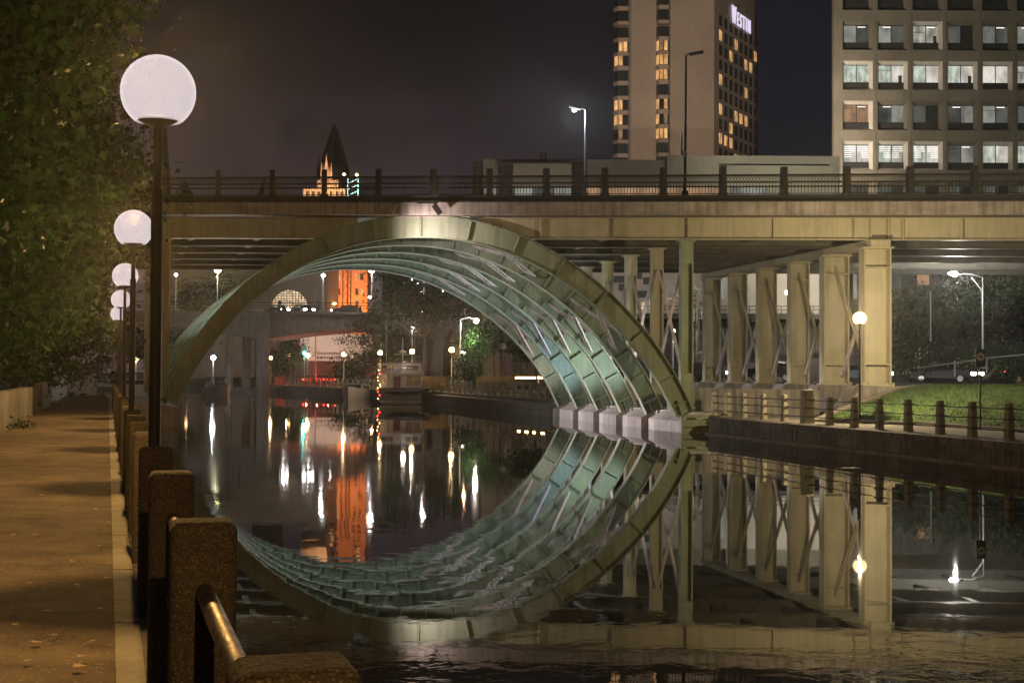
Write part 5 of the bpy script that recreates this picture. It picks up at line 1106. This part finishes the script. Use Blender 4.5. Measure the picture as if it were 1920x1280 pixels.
def small_lamp(px, py, Y, mat, r, label, power=0, col=(1, 1, 1), pyb=None, arm=0, name='street_light'):
    r *= 1.35
    p = at(px, py, Y); zb = 1.0 if pyb is None else PZ(px, pyb, Y); t = thing(name, label, 'street light', (p.x+arm, Y, zb)); m = MB(); m.tube([(p.x+arm, Y, zb), (p.x+arm, Y, p.z+.1)], [.09, .06], 6)
    if arm: m.tube([(p.x+arm, Y, p.z+.1), (p.x+arm*.5, Y, p.z+.3), (p.x, Y, p.z+.12)], .04, 5)
    m.build('pole', 'galvanised', t); m = MB(); m.lathe((p.x, Y, p.z), [(.001, -r), (r*.7, -r*.7), (r, 0), (r*.7, r*.6), (.001, r*.8)], 14); m.build('lamp_globe', mat, t)
    if power: light('POINT', 'bulb', Vector((p.x, Y-r-.25, p.z-.2))-ORIG[t.name], col, power, t, size=.15)
    return t
small_lamp(408, 505, 205, 'lamp_yellow', .42, 'bright yellow white street light over the left part of the low bridge', 3500, (1, .95, .6), 575)
small_lamp(697, 505, 190, 'lamp_pink', .38, 'bright street light just right of the orange building', 2500, (1, .85, .75), 585)
small_lamp(795, 519, 185, 'lamp_pink', .30, 'street light tucked under the inner edge of the arch crown', 800, (1, .85, .75), 585)
small_lamp(606, 516, 215, 'lamp_white', .24, 'small white street light in front of the station cornice', 700, (1, .95, .9), 580)
small_lamp(330, 515, 230, 'lamp_white', .22, 'small bluish street light between the left bridge post and the trees', 0, None, 580)
small_lamp(893, 601, 140, 'lamp_pink', .22, 'pink white street light on an arm above the small bank trees', 2200, (1, .8, .7), 715, -1.6)
small_lamp(400, 670, 190, 'lamp_white', .28, 'white star bright light beside the low bridge piers near the water', 700, (.9, .95, 1), 722)
small_lamp(869, 661, 150, 'lamp_pink', .18, 'small lamp half hidden by leaves next to the bank trees', 0, None, 715)
small_lamp(540, 664, 235, 'lamp_warm', .30, 'small warm lamp among the trees left of the green signal', 500, (1, .6, .3), 712)
small_lamp(577, 666, 228, 'lamp_warm', .30, 'warm lamp immediately right of the green signal', 500, (1, .6, .3), 712)
small_lamp(1477, 548, 120, 'lamp_pink', .20, 'star bright street light seen between the second and third broad columns', 1800, (1, .88, .8), 700)
small_lamp(1279, 536, 112, 'lamp_pink', .11, 'small wall height lamp beside the spiral stair', 250, (1, .85, .75), 690)
small_lamp(1262, 620, 118, 'lamp_white', .14, 'small white lamp low between the crossing braces and the front foot column', 200, (.9, 1, .9), 690)
small_lamp(1612, 480, 128, 'lamp_white', .16, 'slim white lamp post top seen left of the broad front column', 0, None, 690)
small_lamp(201, 674, 210, 'lamp_warm', .26, 'tiny warm street light left of the footpath lamp poles', 0, None, 715)
small_lamp(255, 673, 200, 'lamp_warm', .28, 'small warm street light just left of the nearest lamp pole', 300, (1, .65, .35), 715)
small_lamp(227, 674, 215, 'signal_green', .16, 'tiny green signal between two footpath lamp poles', 0, None, 715)
small_lamp(350, 674, 200, 'lamp_warm', .14, 'tiny warm light beside the foot of the arch', 0, None, 715)
small_lamp(693, 557, 230, 'lamp_white', .2, 'small white light beside the orange floodlit building', 0, None, 580)
small_lamp(773, 615, 172, 'lamp_white', .16, 'small white light caught in the branches of the spreading tree', 150, (1, .95, .9), 712)
small_lamp(872, 551, 182, 'lamp_warm', .22, 'orange street light behind the rearmost arch rib', 300, (1, .6, .3), 590)
small_lamp(719, 690, 210, 'lamp_warm', .12, 'tiny warm light low between the two moored boats', 0, None, 712)
small_lamp(1010, 705, 128, 'tail_red', .05, 'tiny red marker light on the fence just inside the arch foot', 0, None, 722)
t = thing('traffic_signal', 'green traffic signal glowing beneath the low bridge', 'traffic light', at(571, 712, 215)); p = at(571, 662, 215)
m = MB(); m.tube([at(571, 712, 215), p+Vector((0, 0, 1))], .09, 6); m.build('pole', 'galvanised', t); m = MB(); m.box((p.x, 215, p.z+.5), (.5, .3, 1.4)); m.build('signal_head', 'frame_dark', t)
m = MB(); m.lathe((p.x, 214.7, p.z), [(.001, -.28), (.28, 0), (.001, .28)], 12); m.build('green_lens', 'signal_green', t); light('POINT', 'bulb', p+Vector((0, -1.0, 0))-ORIG[t.name], (.1, 1, .8), 350, t, size=.2)
t = thing('flagpole', 'thin pale pole rising beside the pink lit pavilion', 'pole', at(592, 712, 205)); m = MB(); m.tube([at(592, 712, 205), at(592, 618, 205)], [.1, .06], 6); m.build('pole', 'galvanised', t); m = MB(); m.lathe(at(592, 618, 205), [(.01, -.05), (.12, .05), (.01, .15)], 8); m.build('finial', 'galvanised', t)
# cars far off: on the low bridge and on the road under it
zd = b2z(588)+.02
for px, lbq in ((519, 'car with small bright headlights on the low bridge below the arched window'), (566, 'second car on the low bridge below the arched window')):
    dup(c0, (PX(px, B2+4), B2+4, zd), lbq, math.pi*.5 if False else 2.2, 'cars on the low bridge')
dup(c0, (PX(650, B2+5), B2+5, zd), 'car on the low bridge before the orange building', .1, 'cars on the low bridge')
for px, Y, lbq in ((590, 208, 'red lit car under the low bridge nearest the green signal'), (612, 206, 'middle car of three with red tail lights under the low bridge'), (633, 204, 'car with red tail lights nearest the small white boat')):
    d_ = dup(c0, (PX(px, Y), Y, 1.1), lbq, -1.9, 'cars with red tail lights under the low bridge')
    light('POINT', 'tail_glow', (2.7, 0, .8), (1, .03, .02), 700, d_, size=.15)
# ------------------------------------------------------------ trees on the far bank
tree('bank_tree', 'tall spreading tree with open crown and leaning limbs seen through the arch', at(795, 712, 158), [BL(745, 560, 158, 2.6), BL(785, 525, 160, 2.2), BL(835, 560, 158, 2.8), BL(870, 590, 157, 2.2), BL(720, 600, 158, 2.0), BL(800, 580, 160, 2.4), BL(860, 535, 160, 1.9), BL(735, 520, 160, 1.8)], 6500, .26, 'leaf_green', .34, 'oval', 11, shell=.25)
tree('pine_tree', 'dense dark conifer behind the moored boats', at(705, 712, 165), [BL(705, 600, 165, 1.6, None, 1.5), BL(690, 640, 165, 2.6, None, 1.5), BL(735, 630, 164, 2.3, None, 1.5), BL(670, 610, 166, 1.6, None, 1.0), BL(700, 670, 165, 3.0, None, 1.4), BL(755, 665, 164, 1.8), BL(655, 640, 166, 1.2, None, .6)], 9000, .2, 'leaf_pine', .25, 'oval', 6, shell=.2)
k = 0
for px, py, Y, r_, lbq, mm_ in ((895, 640, 142, 1.9, 'small round tree behind the lamp right of the cruiser', 'leaf_green'), (925, 625, 136, 2.1, 'small green tree left of the unlit globe lamp', 'leaf_green'), (975, 625, 128, 2.0, 'lime green tree right of the unlit globe lamp', 'leaf_maple'), (1005, 650, 122, 1.3, 'little dark tree just inside the arch foot', 'leaf_green'), (870, 690, 140, 1.0, 'low bushy sapling behind the ornamental grass', 'leaf_green')):
    tree('bank_tree', lbq, at(px+2, 716, Y), [BL(px, py, Y, r_), BL(px-18, py+22, Y, r_*.6), BL(px+16, py+18, Y, r_*.65), BL(px+4, py-20, Y, r_*.6), BL(px-10, py-8, Y, r_*.6)], 2600, .2, mm_, .1, 'oval', 5, group='small trees along the far bank', shell=.25)
for px, py, Y, r_, lbq in ((540, 650, 225, 2.4, 'broad tree lit green left of the traffic signal'), (400, 545, 240, 5, 'dark trees left of the arched station window'), (350, 560, 235, 4, 'dark tree next to the left bridge post beyond the low bridge'), (520, 685, 222, 1.6, 'low shrubby tree by the low bridge pier'), (655, 690, 190, 1.5, 'small green tree behind the white boat'), (225, 640, 190, 4, 'dim tree behind the far footpath lamps'), (280, 650, 180, 3.5, 'dim tree between the nearest lamp pole and the arch'), (340, 640, 200, 3, 'dim tree behind the left foot of the arch'), (1010, 560, 170, 4, 'dark tree behind the springing of the arch'), (930, 560, 178, 3.6, 'dark tree above the small bank trees')):
    tree('bank_tree', lbq, at(px, 712, Y), [BL(px, py, Y, r_), BL(px-14, py+10, Y, r_*.7), BL(px+14, py+8, Y, r_*.7), BL(px, py-12, Y, r_*.6)], 2600, .30, 'leaf_dark' if r_ > 3 else 'leaf_green', .2, 'quad', 4, shell=.2)
for px0, lbq in ((800, 'tan ornamental grass behind the dock fence left of the bank trees'), (930, 'tan ornamental grass clump below the lime green tree')):
    vs = []
    for i in range(3500):
        x, y = PX(px0+random.uniform(-32, 35), 136), 136+random.uniform(-2, 2); hg = random.uniform(.9, 1.5); a = random.uniform(-.35, .35); vs += [(x-.03, y, 1.2), (x+.03, y, 1.2), (x+a, y+random.uniform(-.3, .3), 1.2+hg)]
    o = leaf_obj('ornamental_grass', 'ornamental_grass', np.array(vs), 3, None); tag(o, lbq, 'grass', kind='stuff')
pw = thing('garden_building', 'pale low building with doors behind the small bank trees', 'building', at(960, 718, 168)); m = MB(); wbox(m, 850, 1060, 650, 722, 168, 6, None); m.build('wall', 'panel_pale', pw)
for px in (905, 962, 1000): m = MB(); wbox(m, px, px+11, 680, 712, 167.9, .09, None); m.build('door', 'panel_dark', pw)
m = MB(); wbox(m, 848, 1062, 646, 650, 167.5, 7, None); m.build('roof_edge', 'concrete', pw)
light('POINT', 'porch_light', at(940, 672, 165)-ORIG[pw.name], (1, .8, .75), 900, pw, size=.2)
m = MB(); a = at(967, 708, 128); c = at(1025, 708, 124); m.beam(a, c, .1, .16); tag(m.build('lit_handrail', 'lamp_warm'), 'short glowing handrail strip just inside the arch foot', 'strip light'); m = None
cty = thing('city_block', 'dark distant block dotted with tiny lights behind the spreading tree', 'building', (PX(840, 330), 335, 1.2)); m = MB(); wbox(m, 716, 960, 515, 620, 330, 10, 1); m.build('wall', 'roof_dark', cty)
for px, py, mm_ in ((771, 523, 'lamp_white'), (782, 531, 'lamp_white'), (788, 534, 'win_warm'), (813, 524, 'lamp_white'), (829, 544, 'lamp_pink'), (838, 542, 'lamp_pink'), (789, 545, 'lamp_warm'), (756, 529, 'lamp_white'), (812, 580, 'lamp_warm'), (790, 583, 'lamp_white'), (870, 560, 'lamp_warm')):
    m = MB(); wbox(m, px, px+2.2, py, py+2.2, 329.8, .1, None); m.build('window', mm_, cty)
# ------------------------------------------------------------ boats
def hull(mb, Ln, W, H, sheer=.5, z0=-.2, n=12):      # bow towards +y, stern at y=0
    vs = []; 
    for i in range(n+1):
        t = i/n; w = W/2*(1-max(0, (t-.45)/.55)**2.0)+.02; z1 = H+sheer*t*t; vs += [(-w*.82, Ln*t*(.97), z0), (-w, Ln*t, z1), (w, Ln*t, z1), (w*.82, Ln*t*.97, z0)]
    fs = []
    for i in range(n):
        for k in range(3): a = i*4+k; fs.append((a, a+1, a+5, a+4))
        fs.append((i*4+3, i*4, i*4+4, i*4+7))
    fs += [(0, 1, 2, 3)]; mb.add(vs, fs)
by = 128.; bx = PX(752, by)
bt = proto('cabin_cruiser', 'large moored cabin cruiser with navy hull and white two level cabin seen from its stern', 'boat'); m = MB(); hull(m, 12, 4.2, 1.45, .7); m.build('hull', 'hull_navy', bt)
m = MB(); m.box((0, -.45, .22), (3.9, .9, .12)); m.build('swim_platform', 'hull_white', bt)
m = MB(); m.box((0, 4.2, 2.1), (3.75, 6.6, 1.25)); m.box((0, 3.9, 2.76), (4.2, 7.6, .09)); cbn = m.build('cabin', 'hull_white', bt)
m = MB(); m.box((1.15, .86, 2.12), (1.35, .06, .9)); m.build('window', 'window_dark', cbn); m = MB(); m.box((-.35, .86, 1.98), (.6, .06, 1.0)); m.build('door', 'wood_and_red_lit', cbn); m = MB(); m.box((1.15, .82, 2.12), (.06, .03, .9)); m.box((1.15, .82, 1.65), (1.4, .03, .05)); m.box((1.15, .82, 2.58), (1.4, .03, .05)); m.build('frame', 'hull_white', cbn)
m = MB(); m.add([(-1.95, 1.2, 2.81), (1.95, 1.2, 2.81), (1.85, 6, 2.81), (-1.85, 6, 2.81), (-1.85, 1.35, 3.75), (1.85, 1.35, 3.75), (1.6, 5, 3.75), (-1.6, 5, 3.75)], [(0, 1, 5, 4), (1, 2, 6, 5), (2, 3, 7, 6), (3, 0, 4, 7), (4, 5, 6, 7)]); fb_ = m.build('flybridge', 'hull_white', bt)
for x in (-1.25, 1.05):
    m = MB(); m.box((x-.32, 1.27, 3.32), (.52, .05, .42)); m.box((x+.28, 1.27, 3.32), (.52, .05, .42)); m.build('window', 'window_dark', fb_)
m = MB()
for x in (-2, -1, 0, 1, 2): m.tube([(x*1.0, .3, 2.8), (x, .3, 3.85)], .03, 5)
m.tube([(-2, .3, 3.85), (2, .3, 3.85)], .035, 5); m.tube([(-2, .3, 3.3), (2, .3, 3.3)], .025, 5); m.build('stern_rail', 'chrome', bt)
m = MB(); m.tube([(.1, 3, 3.75), (.1, 3, 6.2)], [.06, .03], 6); m.tube([(-.7, 3, 4.6), (.9, 3, 4.6)], .04, 5); m.lathe((.1, 3, 4.7), [(.01, 0), (.35, .05), (.35, .2), (.01, .28)], 12); m.tube([(1.2, 3, 3.75), (1.25, 3, 7.4)], [.025, .012], 5); m.tube([(-1.4, 3, 3.75), (-1.5, 3, 7.8)], [.025, .012], 5); m.build('mast', 'hull_white', bt)
m = MB(); m.box((-1.7, .2, 2.2), (.06, .05, 1.3)); m.box((-1.35, .2, 2.2), (.06, .05, 1.3))
for z in (1.7, 2.0, 2.3, 2.6): m.box((-1.52, .2, z), (.3, .05, .05))
m.build('ladder', 'chrome', bt)
for k in range(9):
    m = MB(); m.lathe((-2.05+.12*math.sin(k*2), .1-.2*(k % 2), 3.1-k*.33), [(.001, -.05), (.05, 0), (.001, .05)], 8); m.build('string_light', 'tail_red' if k in (1, 6, 7) else 'lamp_warm', bt)
bt.location = (bx, by, 0); bt.rotation_euler = (0, 0, .06)
light('POINT', 'bulb', (-2.6, -1.0, 2.4), (1, .6, .3), 60, bt, size=.1); light('POINT', 'cockpit_lamp', (.3, -2.2, 4.8), (1, .85, .75), 90, bt, size=.2)
dg = thing('inflatable_dinghy', 'black inflatable dinghy slung across the stern of the navy cruiser', 'dinghy', (bx+.6, by-.75, 1.05)); m = MB()
m.tube([(bx-1.35, by-.9, 1.15), (bx-.6, by-1.0, 1.12), (bx+1.6, by-1.0, 1.12), (bx+2.4, by-.9, 1.28), (bx+2.65, by-.6, 1.4)], [.2, .27, .27, .24, .14], 12); m.tube([(bx-1.35, by-.35, 1.25), (bx+1.6, by-.35, 1.25), (bx+2.65, by-.6, 1.42)], [.22, .25, .12], 12); m.build('tube', 'rubber_black', dg); m = MB(); m.box((bx+.3, by-.75, .92), (3.2, .5, .12)); m.build('floor', 'hull_white', dg); m = MB(); m.tube([(bx-1.2, by-1.28, 1.25), (bx+.6, by-1.32, 1.2), (bx+2.2, by-1.2, 1.34)], .02, 5); m.build('grab_line', 'hull_white', dg)
def runabout(label, name='motor_boat'):
    t = proto(name, label, 'boat'); m = MB(); hull(m, 7, 2.7, .85, .55); m.build('hull', 'hull_white', t)
    m = MB(); m.add([(-1.15, .4, .9), (1.15, .4, .9), (1.0, 4.4, 1.05), (-1.0, 4.4, 1.05), (-1.05, .6, 1.55), (1.05, .6, 1.55), (.8, 3.6, 1.6), (-.8, 3.6, 1.6)], [(0, 1, 5, 4), (1, 2, 6, 5), (2, 3, 7, 6), (3, 0, 4, 7), (4, 5, 6, 7)]); cbn = m.build('cabin', 'hull_white', t)
    m = MB(); m.quad((-.9, 4.45, 1.15), (.9, 4.45, 1.15), (.74, 3.72, 1.55), (-.74, 3.72, 1.55)); m.quad((1.165, 1, 1.08), (1.06, 4, 1.15), (.93, 3.6, 1.5), (1.09, 1, 1.5)); m.quad((-1.165, 1, 1.08), (-1.09, 1, 1.5), (-.93, 3.6, 1.5), (-1.06, 4, 1.15)); m.quad((-.85, .43, 1.1), (-.85, .52, 1.45), (.85, .52, 1.45), (.85, .43, 1.1)); m.build('window', 'window_dark', cbn)
    m = MB(); m.box((0, 1.9, 2.15), (2.1, 2.6, .12)); m.build('canopy', 'canvas_dark', t); m = MB()
    for x in (-1, 1):
        for y in (.8, 3.1): m.tube([(x*.95, y, 1.5), (x*.95, y, 2.1)], .03, 5)
    m.tube([(-.55, 6.3, 1.2), (-.4, 6.9, 1.75), (.4, 6.9, 1.75), (.55, 6.3, 1.2)], .025, 5); m.build('rails', 'chrome', t); return t
rb0 = runabout('small white motor boat with a dark canopy moored left of the navy cruiser'); rb0.location = (PX(667, 150), 156, 0); rb0.rotation_euler = (0, 0, math.pi-.1)
r1 = dup(rb0, (PX(385, 176), 180, 0), 'dim white boat moored left of the low bridge piers', math.pi+.5, 'boats moored far down the canal'); 
dup(rb0, (PX(204, 170), 172, 0), 'leftmost small boat glimpsed behind the footpath lamp poles', 2.2, 'boats moored far down the canal', 1.2); dup(rb0, (PX(262, 160), 164, 0), 'boat glimpsed just left of the nearest lamp pole', 2.6, 'boats moored far down the canal', 1.25)

# ================================================================== added unseen spots that fill in the town glow
def town(name, loc, col, power, target, size, spot=60):
    return light('SPOT', name, loc, col, power, None, target, size, spot, .6)
town('fill_spot', (29, 50, 8), (1, .78, .45), 2000, (17, 70, 5), .3, 80)
town('fill_spot', (34, 30, 9), (1, .78, .46), 4200, (24, 66, 8.5), .3, 42)
town('fill_spot', (-22, 10, 13), (1, .82, .60), 3600, (-8, 69, 9.5), .4, 60)
# added unseen spots over roof and deck that brighten the buildings beyond
town('roof_fill_spot', (PX(1255, 165), 163, 27.2), (1, .80, .62), 88000, (PX(1250, 260), 260, 50), .3, 105)
town('deck_fill_spot', (26, 82, 12.6), (1, .94, .72), 135000, (PX(1740, 200), 200, 34), .3, 50)
town('deck_fill_spot', (2, 84, 12.4), (1, .9, .7), 26000, (PX(1040, 150), 150, 24), .3, 70)
town('deck_fill_spot', (-50, 203, 12), (1, .86, .68), 25000, (PX(480, 280), 280, 24), .4, 110)
town('fill_spot', (16, 100, 9.2), (1, .84, .7), 2600, (PX(1300, 140), 140, 9), .2, 110)
town('fill_spot', (-4, 140, 6), (1, .74, .55), 1400, (-24, 195, 8), .2, 90)
town('roof_fill_spot', (PX(1470, 170), 175, 27.2), (1, .80, .62), 56000, (PX(1385, 270), 270, 48), .3, 80)

# ================================================================== thin haze added to give the lamps their halos
hz = bpy.data.materials.new('haze'); hz.use_nodes = True; t = hz.node_tree; t.nodes.clear()
o_ = t.nodes.new('ShaderNodeOutputMaterial'); pv_ = t.nodes.new('ShaderNodeVolumePrincipled'); pv_.inputs['Density'].default_value = .00036; pv_.inputs['Color'].default_value = (.9, .9, .9, 1); pv_.inputs['Anisotropy'].default_value = .88
t.links.new(pv_.outputs[0], o_.inputs['Volume']); MATS['haze'] = hz
m = MB(); m.box((0, 380, 60), (1900, 1000, 130)); hb = m.build('haze', 'haze', origin=(0, 0, 0)); hb['kind'] = 'stuff'; hb['label'] = 'thin haze added so the lamps have a faint halo'
